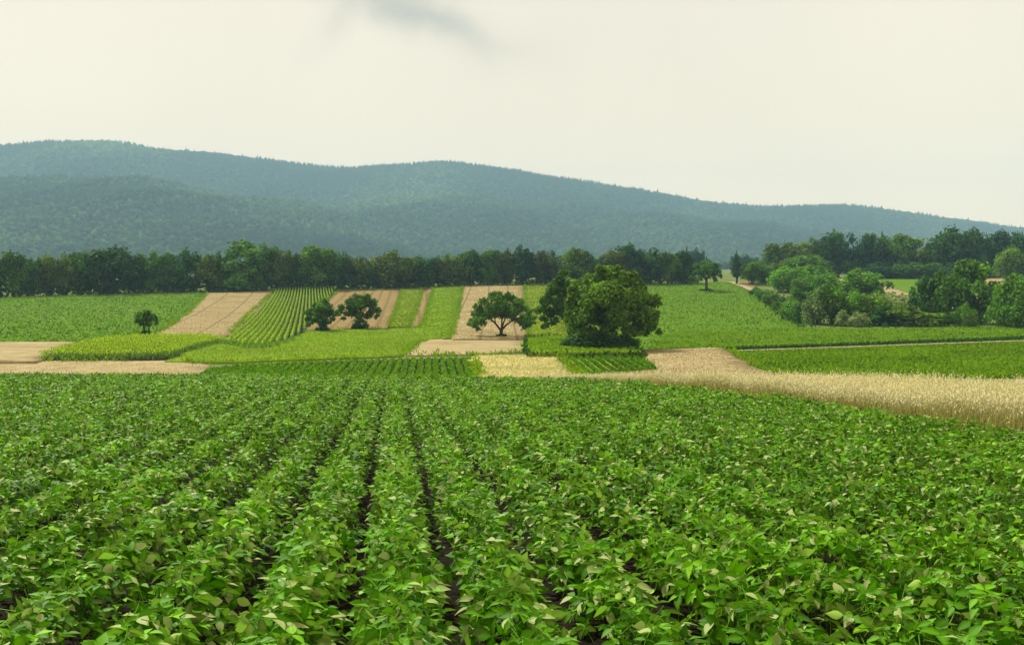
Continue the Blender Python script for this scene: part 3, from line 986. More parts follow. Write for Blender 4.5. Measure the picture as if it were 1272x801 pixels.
BELT = [
    (-38, 318, 34, 'round', 'mid', 'belt tree beyond the left edge of the green field'),
    (-12, 321, 30, 'round', 'dark', 'dark belt tree at the left end of the visible belt, cut by the frame'),
    (17, 315, 38, 'round', 'mid', 'mid-green belt tree with a peaked top, first full crown from the left end'),
    (40, 323, 26, 'round', 'dark', 'low dark belt tree in the dip beside the peaked crown at the left end'),
    (58, 319, 28, 'round', 'olive', 'olive-tinted belt tree left of its near twin, above the left green field'),
    (82, 318, 30, 'round', 'olive', 'olive-topped belt tree touching the broad dark crown above the left green field'),
    (103, 315, 26, 'round', 'mid', 'belt tree forming the left shoulder of the broad dark crown'),
    (134, 308, 58, 'round', 'dark', 'broad dark belt tree with the widest dome above the left green field'),
    (168, 321, 22, 'round', 'dark', 'short dark belt tree in the notch right of the broad dome'),
    (187, 315, 28, 'round', 'mid', 'mid-green belt tree directly above the small tree by the maize patch'),
    (208, 316, 28, 'tall', 'mid', 'mid-green belt tree with ragged top left of a pointed crown'),
    (228, 311.5, 34, 'tall', 'dark', 'pointed dark belt tree above the top left corner of the wheat strip'),
    (258, 318, 36, 'round', 'olive', 'yellowish olive low belt tree between the pointed crown and the tallest crown'),
    (278, 316, 24, 'round', 'dark', 'dark belt tree under the left side of the tallest crown'),
    (302, 300.5, 46, 'tall', 'bright', 'tallest belt tree with a towering bright green double crown above the wheat strip'),
    (328, 306, 34, 'tall', 'mid', 'tall belt tree on the right shoulder of the tallest crown'),
    (351, 311, 28, 'round', 'brown', 'brownish belt tree above the top left corner of the maize rows'),
    (368, 317, 22, 'round', 'dark', 'short dark belt tree behind the maize rows, right of the brownish crown'),
    (385, 306.5, 34, 'tall', 'bright', 'bright green pointed belt tree above the maize rows'),
    (407, 310, 32, 'round', 'mid', 'mid-green belt tree above the top right corner of the maize rows'),
    (426, 316, 28, 'round', 'dark', 'dark belt tree above the left one of the paired small trees'),
    (443, 320, 24, 'round', 'olive', 'olive belt tree sloping down to the gap in the belt'),
    (468, 329, 26, 'round', 'mid', 'lowest belt tree, filling the gap above the brown stubble field'),
    (491, 314.5, 46, 'round', 'olive', 'wide olive-crowned belt tree right of the gap in the belt'),
    (524, 320, 30, 'round', 'dark', 'dark low belt tree above the thin bare strip'),
    (545, 321, 24, 'round', 'brown', 'brown-tinted belt tree above the green strip'),
    (566, 316, 32, 'round', 'olive', 'olive-topped belt tree above the left edge of the middle wheat field'),
    (588, 312, 30, 'round', 'dark', 'dark rounded belt tree above the left half of the middle wheat field'),
    (605, 312, 28, 'tall', 'mid', 'mid-green belt tree straight above the spreading fruit tree'),
    (628, 312.5, 26, 'round', 'brown', 'brown-topped belt tree above the right half of the middle wheat field'),
    (650, 308.5, 34, 'round', 'teal', 'blue-green rounded belt tree above the yellow-green strip'),
    (678, 312.5, 26, 'round', 'brown', 'reddish-brown belt tree above the dark tree left of the big tree'),
    (712, 310.5, 40, 'round', 'olive', 'broad olive belt tree rising behind the left shoulder of the big tree'),
    (742, 318, 26, 'round', 'dark', 'low dark belt tree behind the crest of the big tree'),
    (762, 312.5, 30, 'round', 'brown', 'brownish belt tree behind the right shoulder of the big tree'),
    (784, 304.5, 32, 'tall', 'teal', 'tall blue-green belt tree, highest of those behind the big tree'),
    (808, 311, 34, 'round', 'dark', 'dark rounded belt tree above the left end of the wide green field'),
    (830, 315, 28, 'round', 'olive', 'olive belt tree near the right end of the belt'),
    (849, 313, 26, 'tall', 'dark', 'last dark belt tree beside the lone tree on the wide field'),
]
for i, (x, top, w, st, co, lab) in enumerate(BELT):
    tree('belt_tree', x, belt_base(x) + 0.3, top, w * 1.22, st, co, lab, group='trees of the belt behind the fields', rise=0.03)
tree('spruce_tree', 853, 351.3, 306.5, 12, 'conifer', 'brown', 'rust-brown spiky conifer at the right end of the tree belt')
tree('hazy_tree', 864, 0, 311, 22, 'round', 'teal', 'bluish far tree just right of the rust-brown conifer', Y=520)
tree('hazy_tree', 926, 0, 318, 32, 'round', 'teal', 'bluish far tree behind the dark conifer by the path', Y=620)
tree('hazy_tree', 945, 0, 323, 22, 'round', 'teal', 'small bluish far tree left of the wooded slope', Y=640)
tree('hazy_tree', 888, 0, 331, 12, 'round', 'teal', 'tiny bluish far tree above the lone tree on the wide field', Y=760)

# dark thicket under the belt
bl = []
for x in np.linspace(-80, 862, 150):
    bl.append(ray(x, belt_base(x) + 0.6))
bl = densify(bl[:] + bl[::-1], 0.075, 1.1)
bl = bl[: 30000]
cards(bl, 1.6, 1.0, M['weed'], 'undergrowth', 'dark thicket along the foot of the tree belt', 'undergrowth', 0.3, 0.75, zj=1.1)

# right-hand wooded slope: (x, base v or distance, top, width, style, colour, label)
SLOPE = [
    ('slope_tree', 974, 400, 303, 44, 'round', 'olive', 'olive tree with a flat top at the left end of the high wood'),
    ('slope_tree', 1003, 405, 300, 36, 'round', 'olive', 'olive-green tree in the high wood, next to its flat-topped left end'),
    ('slope_tree', 1021, 405, 298, 30, 'round', 'mid', 'mid-green tree in the high wood under the taller dark-topped crown'),
    ('slope_tree', 1041, 400, 289.5, 38, 'tall', 'dark', 'dark-topped tall tree, first high point of the wood on the slope'),
    ('slope_tree', 1066, 400, 293, 42, 'round', 'teal', 'wide blue-green tree in the high wood behind the two-stemmed tree'),
    ('slope_tree', 1084, 410, 290.5, 24, 'tall', 'olive', 'narrow olive tree beside the dark spire of the high wood'),
    ('slope_tree', 1096, 405, 289.5, 18, 'conifer', 'dark', 'dark narrow spire in the high wood above the hill field'),
    ('slope_tree', 1113, 400, 294.5, 36, 'round', 'mid', 'mid-green tree in the high wood right of the dark spire'),
    ('slope_tree', 1137, 400, 292.5, 42, 'tall', 'olive', 'yellow-topped tree in the high wood left of its biggest crown'),
    ('slope_tree', 1160, 405, 303, 26, 'round', 'dark', 'low dark tree in the notch left of the biggest crown of the high wood'),
    ('slope_tree', 1187, 395, 285.5, 52, 'round', 'dark', 'biggest dark dome of the high wood on the slope'),
    ('slope_tree', 1207, 400, 287, 30, 'round', 'teal', 'blue-green crown on the right shoulder of the biggest dome'),
    ('slope_tree', 1228, 400, 291, 36, 'round', 'dark', 'dark tree in the high wood right of the biggest dome'),
    ('slope_tree', 1252, 398, 288.5, 40, 'round', 'teal', 'tall blue-green tree in the high wood near its right end'),
    ('slope_tree', 1275, 395, 288, 34, 'round', 'dark', 'dark high tree cut by the right frame edge'),
    ('slope_tree', 1305, 395, 292, 40, 'round', 'dark', 'dark high tree beyond the right frame edge'),
    ('slope_tree', 1255, 350, 308, 34, 'round', 'olive', 'olive rounded tree in front of the high wood at the far right'),
    ('slope_tree', 1277, 350, 322, 26, 'round', 'olive', 'small olive tree above the far stubble patch at the frame edge'),
    ('slope_shrub', 1262, 345, 330, 14, 'bush', 'dark', 'small dark shrub standing on the far stubble patch'),
    ('slope_shrub', 1095, 385, 327, 34, 'bush', 'teal', 'dark shrub at the upper left corner of the hill field'),
    ('slope_shrub', 1120, 385, 328, 34, 'bush', 'dark', 'dark shrub along the upper edge of the hill field'),
    ('slope_shrub', 1148, 385, 327, 36, 'bush', 'mid', 'green shrub at the right end of the hill field edge'),
    ('slope_shrub', 1188, 380, 327, 36, 'bush', 'dark', 'dark shrub at the foot of the biggest dome'),
    ('slope_tree', 1003, 350, 317, 42, 'round', 'mid', 'broad mid-green tree in front of the high wood, left of the two-stemmed tree'),
    ('slope_tree', 963, 345, 326, 30, 'round', 'olive', 'olive tree above the head of the hedge by the path'),
    ('slope_tree', 947, 340, 330, 22, 'round', 'mid', 'small green tree at the bend of the dirt path'),
    ('slope_tree', 935, 335, 325, 26, 'round', 'mid', 'bushy green tree right behind the dark conifer'),
    ('slope_tree', 979, 310, 332, 36, 'round', 'bright', 'bright green tree with a bare trunk foot above the hedge'),
    ('slope_tree', 1010, 315, 330, 32, 'round', 'bright', 'bright green rounded tree left of the two-stemmed tree'),
    ('slope_tree', 1024, 285, 337.5, 30, 'round', 'bright', 'light green tree with a tufted top below the two-stemmed tree'),
    ('slope_tree', 998, 290, 347, 24, 'round', 'bright', 'small yellow-green tree between hedge and bright trees'),
    ('slope_tree', 1073, 262, 337, 50, 'round', 'bright', 'spreading green tree left of the tan stubble on the slope'),
    ('hedge_shrub', 940, 300, 356.5, 14, 'bush', 'mid', 'small round shrub at the upper end of the hedge'),
    ('hedge_shrub', 951, 280, 360, 18, 'bush', 'mid', 'green hedge shrub, next below the upper end'),
    ('hedge_shrub', 962, 258, 365, 20, 'bush', 'olive', 'olive hedge shrub halfway down the upper hedge'),
    ('hedge_shrub', 974, 237, 370, 22, 'bush', 'dark', 'dark hedge shrub left of the bright one'),
    ('hedge_shrub', 986, 214, 373.5, 24, 'bush', 'bright', 'bright green hedge shrub on the lower bend of the hedge'),
    ('hedge_shrub', 1001, 203, 377, 24, 'bush', 'dark', 'dark hedge shrub at the lower corner of the wide field'),
    ('hedge_shrub', 992, 240, 360, 26, 'bush', 'mid', 'mid-green shrub behind the bright hedge shrub'),
    ('hedge_shrub', 1015, 198, 359, 26, 'bush', 'pale', 'silvery pale shrub, first of the tall shrubs along the meadow'),
    ('hedge_shrub', 1033, 198, 353, 36, 'bush', 'mid', 'tall green shrub right of the silvery first shrub'),
    ('hedge_shrub', 1055, 199, 362, 36, 'bush', 'bright', 'bright green tall shrub in the middle of the meadow hedge'),
    ('hedge_shrub', 1047, 193, 386, 16, 'bush', 'pale', 'small silvery shrub at the foot of the bright tall shrub'),
    ('hedge_shrub', 1065, 192, 388, 20, 'bush', 'pale', 'low silvery shrub below the pale-topped tall shrub'),
    ('hedge_shrub', 1084, 198, 365, 40, 'bush', 'olive', 'pale olive-topped tall shrub right of the silvery ones'),
    ('hedge_shrub', 1105, 202, 364, 36, 'bush', 'pale', 'greyish shrub below the tan stubble on the slope'),
    ('hedge_shrub', 1098, 194, 380, 30, 'bush', 'dark', 'dark shrub left of the flat spreading shrub'),
    ('hedge_shrub', 1130, 194, 379, 50, 'bush', 'olive', 'flat spreading yellow-green shrub on the meadow edge'),
    ('hedge_tree', 1152, 205, 345, 38, 'round', 'dark', 'dark tree, left half of the wide dark clump behind the small shrubs'),
    ('hedge_tree', 1176, 203, 339.5, 44, 'round', 'mid', 'tall broad tree, right half of the wide dark clump'),
    ('hedge_shrub', 1170, 194, 389, 24, 'bush', 'mid', 'small green shrub at the foot of the wide dark clump'),
    ('hedge_shrub', 1197, 193, 377, 20, 'bush', 'bright', 'slim yellow-green shrub between the dark clump and the tallest hedge tree'),
    ('hedge_tree', 1217, 200, 323.5, 48, 'tall', 'mid', 'tallest hedge tree with sunlit top left of the gap in the hedge'),
    ('hedge_shrub', 1205, 190, 388, 14, 'bush', 'olive', 'tiny olive shrub beside the gap in the hedge'),
    ('hedge_tree', 1256, 190, 344, 44, 'round', 'bright', 'bright leafy tree right of the gap in the hedge'),
    ('hedge_shrub', 1272, 185, 370, 34, 'bush', 'mid', 'green shrub in front of the bright leafy tree at the frame edge'),
    ('hedge_tree', 1295, 188, 350, 50, 'round', 'mid', 'green tree just beyond the frame edge in the meadow hedge'),
]
for nm, x, Yd, top, w, st, co, lab in SLOPE:
    shrub = nm.endswith('shrub')
    tree(nm, x, 0, top, w * (1.38 if shrub else 1.22), st, co, lab, cat='shrub' if shrub else 'tree', Y=Yd, gain=1.3 if Yd < 394 else 1.1, rise=0.0 if (shrub or w > 30) else 0.06,
         group='trees of the high wood' if nm == 'slope_tree' and Yd > 394 else None)
tree('conifer_tree', 915, 352.5, 312, 16, 'conifer', 'dark', 'dark slim conifer standing alone beside the dirt path', rise=0.12)
th = np.concatenate([densify(poly([(937, 364), (966, 386), (1000, 407), (1100, 407.5), (1222, 404.5)]), 0.2, 0.8)[:3500]])
cards(th, 0.1, 0.6, M['weed'], 'hedge_undergrowth', 'low weeds along the foot of the right-hand hedge', 'undergrowth', 0.5, 0.6, zj=0.35)


# ------------------------------------------------------------------ the free-standing trees
def px_lobes(Y, items, seed, depth=1.0):
    """lobes given as (dx, up, r) in photo pixels relative to the foot, spread in depth"""
    q = np.random.default_rng(seed)
    k = Y / FP
    out = []
    for it in items:
        dx, up, r = it[:3]
        dy = it[3] if len(it) > 3 else q.uniform(-0.5, 0.5) * depth * 40
        out.append((np.array([dx, dy, up]) * k, np.array([r, r, r * 0.85]) * k))
    return out


def lone_tree(name, x, base, lobes, n, leaf, col, label, limbs, cat='tree', tint=1.0, seed=1, thick=0.6, droop=0.0, depth=1.0):
    X, Y = ray(x, base)
    k = Y / FP
    root = empty(name, (X, Y, float(T(X, Y))), label, cat)
    q = np.random.default_rng(seed)
    c = link('crown', crown_mesh('crown', px_lobes(Y, lobes, seed, depth), n, leaf, q, thick, droop), root)
    c.color = (*COL[col], 1)
    for i, (pts, r0, r1) in enumerate(limbs):
        pp = [(p[0] * k, (p[2] if len(p) > 2 else 0) * k, p[1] * k) for p in pts]
        rr = np.linspace(r0 * k, r1 * k, len(pp))
        V, F = tube(pp, rr, 8)
        link('trunk' if i == 0 else 'branch', np_mesh('trunk', V, F, M['bark'], smooth=True), root)
    return root


# spreading fruit tree in the middle wheat
fr = [(-36, 22, 6), (-31, 30, 8), (-26, 38, 8), (-18, 44, 9), (-8, 48, 9), (2, 50, 9), (12, 47, 9), (21, 43, 9), (29, 36, 8), (34, 27, 7), (38, 19, 5), (-33, 15, 5), (-28, 11, 4),
      (-20, 30, 9), (-8, 34, 10), (6, 36, 10), (18, 32, 9), (27, 24, 6), (28, 14, 5), (-24, 22, 6), (0, 42, 10, 16), (0, 40, 10, -18), (-12, 34, 9, 22), (14, 34, 9, -22),
      (14, 36, 9, 24), (-14, 38, 8, -24), (36, 33, 5), (-30, 20, 7), (30, 21, 7), (-22, 19, 6), (20, 22, 7), (0, 29, 8), (-12, 27, 8), (10, 27, 8), (33, 16, 5), (-38, 17, 4), (24, 18, 4), (40, 24, 4), (-14, 53, 4), (-3, 55, 4), (8, 54, 4), (17, 50, 4), (26, 46, 4), (-24, 47, 4), (-32, 39, 4)]
lone_tree('fruit_tree', 622.5, 420, [(a[0], a[1], a[2] * 1.14, *a[3:]) for a in fr], 14000, 0.27, 'fruit', 'spreading fruit tree with forked dark trunk standing in the middle wheat field',
          [([(0, -2), (0, 6), (0.5, 11)], 2.3, 1.9), ([(0, 9), (-6, 17), (-16, 27, 3), (-24, 34, 4)], 1.5, 0.4), ([(0.5, 10), (7, 17), (16, 23, -3), (28, 27, -4)], 1.5, 0.4),
           ([(0.3, 10), (1, 20, 3), (0, 32, 6), (-3, 46, 6)], 1.3, 0.3), ([(0.3, 10), (4, 22, -5), (9, 34, -10), (12, 45, -12)], 1.1, 0.3), ([(-7, 18), (-8, 26, -6), (-10, 38, -12)], 0.8, 0.3),
           ([(12, 20), (20, 30, 8), (25, 38, 10)], 0.7, 0.25)], seed=5, thick=0.9)

big = [(0, 94, 17), (-22, 88, 15), (22, 90, 15), (40, 79, 15), (-40, 77, 14), (-50, 62, 13), (54, 62, 13), (-8, 80, 20), (14, 78, 20), (-30, 66, 20), (34, 62, 20), (0, 60, 26), (-46, 46, 14),
       (50, 46, 14), (60, 34, 9), (24, 44, 22), (-24, 46, 22), (-44, 30, 13), (46, 32, 13), (-2, 42, 24), (63, 48, 6), (64, 24, 5), (-52, 78, 6), (10, 101, 8), (-12, 100, 8), (34, 92, 8),
       (0, 70, 24, -34), (26, 62, 18, -38), (-26, 60, 18, -36), (8, 44, 18, -44), (-34, 40, 15, -34), (40, 42, 14, -34), (0, 70, 24, 34), (30, 60, 20, 36), (-30, 60, 20, 36),
       (-38, 22, 12, -14), (-26, 22, 12, -26), (0, 22, 13, -26), (26, 24, 12, -24), (44, 26, 11, -18), (-46, 16, 8, -10)]
lone_tree('walnut_tree', 754, 436.5, [(a[0] * (0.86 if a[0] < 0 else 0.97), a[1], a[2], *a[3:]) for a in big], 42000, 0.34, 'big', 'huge broad round-domed tree in front of the tree belt',
          [([(0, -2), (0, 14), (2, 34)], 6, 4.5), ([(1, 28), (-14, 46), (-30, 66, 8)], 3, 0.8), ([(1, 28), (16, 48, -6), (34, 68, -10)], 3, 0.8), ([(2, 32), (3, 56), (0, 84)], 3, 0.6)], seed=8, thick=0.5)
side = [(0, 88, 8), (-4, 78, 11), (-12, 66, 12), (2, 66, 12), (-20, 54, 11), (-6, 52, 13), (-26, 44, 9), (-14, 40, 11), (-24, 32, 7), (2, 40, 12), (-20, 24, 5), (-25, 22, 4), (10, 76, 8), (-10, 30, 7), (8, 58, 12)]
lone_tree('leaning_tree', 699, 428, side, 8000, 0.33, 'mid', 'dark ragged tree pressed against the left side of the huge round-domed tree',
          [([(12, -2), (8, 14), (2, 34)], 2.2, 1.6), ([(4, 28), (-8, 44), (-14, 58)], 1.4, 0.4), ([(2, 33), (1, 56), (0, 80)], 1.4, 0.4)], seed=9, thick=0.75)
tree('base_shrub', 744, 438.0, 412, 62, 'bush', 'dark', 'wide dark shrub at the foot of the huge round-domed tree', cat='shrub')
tree('base_shrub', 775, 438.0, 414, 40, 'bush', 'dark', 'dark shrub under the right side of the huge round-domed tree', cat='shrub')
tree('base_shrub', 713, 436.5, 414, 34, 'bush', 'dark', 'dark shrub under the left side of the huge round-domed tree', cat='shrub')

t1 = [(-9, 24, 6), (-3, 27, 6), (4, 26, 6), (10, 21, 6), (-11, 17, 5), (0, 20, 7), (12, 15, 4), (6, 15, 6), (-5, 14, 6), (0, 29, 3)]
lone_tree('small_tree', 181, 416, t1, 2200, 0.30, 'fruit', 'small round two-stemmed tree just behind the rounded maize patch',
          [([(-1, -2), (-2, 8), (-4, 18)], 1.5, 0.7), ([(3, -1), (4, 8), (7, 17)], 1.2, 0.5)], seed=12, thick=0.7, depth=0.4)
t2 = [(-8, 30, 8), (0, 33, 8), (8, 30, 8), (-15, 24, 6), (-5, 22, 9), (6, 22, 9), (15, 23, 6), (20, 22, 4), (-18, 16, 5), (-10, 15, 6), (13, 15, 5), (0, 30, 9, 10), (0, 28, 9, -10), (-12, 12, 5), (10, 11, 4), (-16, 10, 4), (2, 16, 7, -6), (-4, 12, 5, 6)]
lone_tree('twin_tree', 400, 411.5, t2, 5200, 0.30, 'fruit', 'left one of the paired small trees, overlapping the maize rows',
          [([(0, -2), (0, 6), (-1, 14)], 3.0, 1.6), ([(-1, 11), (-6, 19), (-10, 28)], 1.2, 0.4), ([(0, 12), (5, 20), (8, 30)], 1.2, 0.4)], seed=13, thick=0.75, depth=0.5)
t3 = [(-14, 32, 9), (-4, 38, 9), (6, 36, 9), (15, 31, 8), (22, 24, 6), (-22, 24, 7), (-26, 19, 4), (-10, 26, 10), (4, 27, 11), (16, 22, 7), (-18, 18, 5), (24, 18, 4), (0, 33, 10, 12), (0, 30, 10, -12), (-12, 18, 7), (10, 17, 7), (-20, 13, 4), (20, 14, 4), (-4, 18, 7, 8), (2, 16, 6, -8)]
lone_tree('twin_tree', 447, 408.5, t3, 6500, 0.30, 'mid', 'right one of the paired small trees, with the wider crown and a bushy foot',
          [([(0, -2), (-1, 6), (-2, 14)], 2.6, 1.6), ([(-2, 11), (-8, 19), (-14, 28)], 1.2, 0.4), ([(-1, 12), (7, 18), (14, 27)], 1.2, 0.4), ([(-1, 13), (1, 24), (2, 34)], 1.1, 0.4)], seed=14, thick=0.75, depth=0.5)
tree('foot_shrub', 401, 412.2, 398, 11, 'bush', 'dark', 'dark little shrub hugging the foot of the left paired tree', cat='shrub')
tree('foot_shrub', 447, 409.3, 394, 19, 'bush', 'dark', 'dark round shrub hugging the foot of the right paired tree', cat='shrub')
t6 = [(-9, 30, 8), (0, 33, 8), (9, 30, 8), (-13, 22, 6), (14, 23, 6), (0, 24, 10), (8, 20, 8), (-7, 18, 8), (17, 18, 4), (-16, 16, 4), (12, 14, 4), (-12, 13, 4), (0, 28, 9, 10), (0, 26, 9, -10)]
lone_tree('lone_tree', 877.5, 361.5, t6, 3600, 0.5, 'mid', 'lone dark-trunked tree standing on the wide green field left of the path',
          [([(0, -2), (0, 8), (0, 18)], 2.0, 1.3), ([(0, 13), (-6, 20), (-10, 28)], 1.0, 0.4), ([(0, 14), (6, 21), (9, 28)], 1.0, 0.4)], seed=15, thick=0.6, depth=0.5)


ft = []
for x, v, w, k in ((622.5, 420, 7, 260), (181, 416, 6, 200), (400, 411.5, 9, 300), (447, 408.5, 11, 350), (877.5, 361.5, 9, 260), (752, 437.5, 46, 1500), (702, 430, 14, 400)):
    X, Y = ray(x, v)
    a = rng.uniform(0, 6.28, k)
    r = np.sqrt(rng.random(k)) * w * Y / FP
    ft.append(np.stack([X + r * np.cos(a), Y + r * np.sin(a) * 0.8], -1))
cards(np.concatenate(ft), 0.1, 0.5, M['weed'], 'rough_grass', 'rough uncut grass around the feet of the free-standing trees', 'grass', 0.9, 0.3, zj=0.12)


# ------------------------------------------------------------------ far houses
def box(a, b):
    V = np.array([(x, y, z) for z in (a[2], b[2]) for y in (a[1], b[1]) for x in (a[0], b[0])], float)
    F = np.array([(0, 2, 3, 1), (4, 5, 7, 6), (0, 1, 5, 4), (2, 6, 7, 3), (0, 4, 6, 2), (1, 3, 7, 5)])
    return V, F


def house(x, v, Y, w, d, h, label, hill):
    X = (x - CX) / FP * Y
    z = EYE + Y * (CY - v) / FP
    root = empty('house', (X, Y, z), label, 'house')
    V, F = box((-w / 2, -d / 2, -6), (w / 2, d / 2, h))
    link('wall', np_mesh('wall', V, F, M['wall']), root)
    e = 0.4
    rv = np.array([(-w / 2 - e, -d / 2 - e, h), (w / 2 + e, -d / 2 - e, h), (w / 2 + e, d / 2 + e, h), (-w / 2 - e, d / 2 + e, h), (-w / 2 - e, 0, h + d * 0.3), (w / 2 + e, 0, h + d * 0.3)])
    rv[:, 2] += 0.02
    link('roof', np_mesh('roof', rv, [np.array([(0, 1, 5, 4), (2, 3, 4, 5), (3, 2, 1, 0)]), np.array([(0, 4, 3), (1, 2, 5)])], M['roof']), root)
    for k in (-0.3, 0.3):
        V, F = box((k * w - 0.6, -d / 2 - 0.06, h * 0.4), (k * w + 0.6, -d / 2 + 0.02, h * 0.4 + 1.4))
        link('window', np_mesh('window', V, F, M['glass']), root)


def hz(x, Y):
    X = np.array([(x - CX) / FP * Y])
    return CY + (EYE - float(hill_z(X, np.array([float(Y)]))[0])) * FP / Y if Y > 1500 else CY + (EYE - float(T(X[0], Y))) * FP / Y


house(134.5, 261, 2150, 9, 7, 4.5, 'white house alone among the trees high on the wooded hill', True)
house(462, 330.5, 1150, 9, 8, 4, 'white house seen through the gap in the tree belt', False)

# ------------------------------------------------------------------ soybean field
ROW_D = np.array([(489 - CX) / FP, 1.0])
ROW_D /= np.linalg.norm(ROW_D)
ROW_P = np.array([ROW_D[1], -ROW_D[0]])
SP = 0.587
CAN = 0.45


def near(x, v):
    """ground point of the near field under the canopy seen at pixel (x, v)"""
    Y = FP * (EYE - CAN) / (v - 426.0)
    return ((x - CX) / FP * Y, Y)


RIGHT_EDGE = [near(560, 466.5), near(640, 468.5), near(720, 470.5), near(800, 475), near(900, 485.5), near(1000, 498), near(1130, 513.5), near(1272, 531), near(1400, 549)]
FIELD = [near(-140, 459.5), near(0, 460.5), near(150, 461.8), near(300, 463.3), near(450, 465)] + RIGHT_EDGE + [(9.6, 8), (9.8, 1.2), (-9.6, 1.2), (-9.6, 8)]
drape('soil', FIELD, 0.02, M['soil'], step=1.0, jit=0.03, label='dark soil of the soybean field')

fp = np.array(FIELD)
# plants stand on drill rows; one row gap passes where the photograph shows it
g0 = near(440, 690)
c_gap = np.array(g0) @ ROW_P
aa = np.arange(0.5, 62, 0.098)
kk = np.arange(-70, 40)
AA, KK = np.meshgrid(aa, kk)
AA = AA + rng.uniform(-0.045, 0.045, AA.shape)
CC = c_gap + (KK + 0.5) * SP + rng.normal(0, 0.022, AA.shape)
PL = AA.ravel()[:, None] * ROW_D + CC.ravel()[:, None] * ROW_P
ok = inside(PL, fp) & (PL[:, 1] > 1.6) & (np.abs(PL[:, 0]) < 0.46 * PL[:, 1] + np.interp(PL[:, 1], [2, 12, 22], [4.2, 4.0, 1.6]))
PL = PL[ok]
PZ = T(PL[:, 0], PL[:, 1])
hn = lattice_noise(PL[:, 0] * 1.0, PL[:, 1], 31, 1.1)
PH = CAN * (0.88 + 0.20 * hn + rng.normal(0, 0.04, len(PL)))
ptint = lattice_noise(PL[:, 0], PL[:, 1], 33, 0.7)
# the 300 plants that show largest
vis = (np.abs(PL[:, 0]) < 0.445 * PL[:, 1]) & (PL[:, 1] > 4.75)
order = np.argsort(np.where(vis, PL[:, 1], 1e9))
near_idx = order[:300]
far_mask = np.ones(len(PL), bool)
far_mask[near_idx] = False


def leaf_frames(n, q, wind=0.9):
    """foot offset, blade axes and size for n trifoliate leaves on one or many plants"""
    phi = q.uniform(0, 2 * math.pi, n)
    r = 0.285 * np.sqrt(q.random(n)) * q.uniform(0.75, 1.1, n)
    off = np.stack([r * np.cos(phi) * 0.85 - 0.025, r * np.sin(phi), 1.0 - 0.62 * (r * np.cos(phi) / 0.285) ** 2 - 0.38 * q.random(n) ** 1.8], -1)    # z relative to plant height
    ang = phi + q.normal(0, 0.5, n)
    t = np.stack([np.cos(ang) + wind * 0.75, np.sin(ang) - 0.12, np.where(q.random(n) < 0.58, q.normal(-0.06, 0.16, n), q.normal(-0.9, 0.7, n))], -1)
    t, s, nn = frames(t)
    rl = np.where(q.random(n) < 0.6, q.normal(0, 0.22, n), q.normal(0, 0.8, n))
    fl = q.random(n) < 0.08
    rl = np.where(fl, rl + q.choice([-1, 1], n) * q.uniform(1.3, 2.3, n), rl)
    t, s, nn = roll(t, s, nn, rl)
    return off, t, s, nn


TRI = ((0.0, 1.0, 0.012), (1.25, 0.88, 0.0), (-1.25, 0.88, 0.0))     # the three leaflets: turn, size, start


def tri_template(tm, tf, wid, q):
    Vs, Fs, off = [], [], 0
    for a, k, st in TRI:
        v = tm.copy() * k
        v[:, 1] *= wid
        v[:, 2] *= wid
        a += q.normal(0, 0.25)
        r = Matrix.Rotation(q.normal(0.1, 0.25), 3, 'Y') @ Matrix.Rotation(q.normal(0, 0.35), 3, 'X')
        v = v @ np.array(r).T
        v[:, 0] += st / 0.11
        ca, sa = math.cos(a), math.sin(a)
        x = v[:, 0] * ca - v[:, 1] * sa
        y = v[:, 0] * sa + v[:, 1] * ca
        Vs.append(np.stack([x, y, v[:, 2]], -1))
        Fs.append(tf + off)
        off += len(v)
    return np.concatenate(Vs), np.concatenate(Fs)


def merge3(parts):
    V, F, t = merge(parts)
    return V, F[0], t


def soy_mass(idx, per, tm, tf, L, q):
    n = len(idx) * per
    pi = np.repeat(idx, per)
    off, t, s, nn = leaf_frames(n, q)
    P = np.column_stack([PL[pi] + off[:, :2], PZ[pi] + PH[pi] * off[:, 2]])
    sz = L * q.uniform(0.7, 1.3, n)
    parts = []
    for a, k, st in TRI:                       # each leaflet hangs its own way
        ca, sa = math.cos(a), math.sin(a)
        t1 = t * ca + s * sa + q.normal(0, 0.20, (n, 3))
        t1, s1, n1 = frames(t1)
        t1, s1, n1 = roll(t1, s1, n1, np.arctan2((s * n1).sum(1), (s * s1).sum(1)) * 0.6 + q.normal(0, 0.22, n))
        parts.append(stamp(P + t1 * 0.012, t1, s1, n1, tm * [1, 0.58, 0.58], tf, sz * k, sz * k))
    tint = np.clip(0.15 + 0.45 * ptint[pi] + q.normal(0, 0.2, n), 0, 1)
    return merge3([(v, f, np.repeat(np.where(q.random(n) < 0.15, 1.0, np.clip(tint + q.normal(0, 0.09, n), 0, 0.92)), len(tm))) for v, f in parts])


q = np.random.default_rng(77)
fi = np.where(far_mask)[0]
d = PL[fi, 1]
wide = np.abs(PL[fi, 0]) > 0.455 * d + 0.3
bands = [(fi[(d < 12) & wide], 11, LEAF2, LEAF2_F, 0.088), (fi[(d < 12) & ~wide], 15, LEAF4, LEAF4_F, 0.080), (fi[(d >= 12) & (d < 24)], 11, LEAF2, LEAF2_F, 0.083), (fi[d >= 24], 7, LEAF2, LEAF2_F, 0.102)]
V, F, t = merge([soy_mass(i, per, tm, tf, L, q) for i, per, tm, tf, L in bands])
link('soybean_crop', np_mesh('soybean_crop', V, F, M['soy_leaf'], t), kind='stuff', label='dense leafy soybean crop filling the field in drilled rows', category='crop')

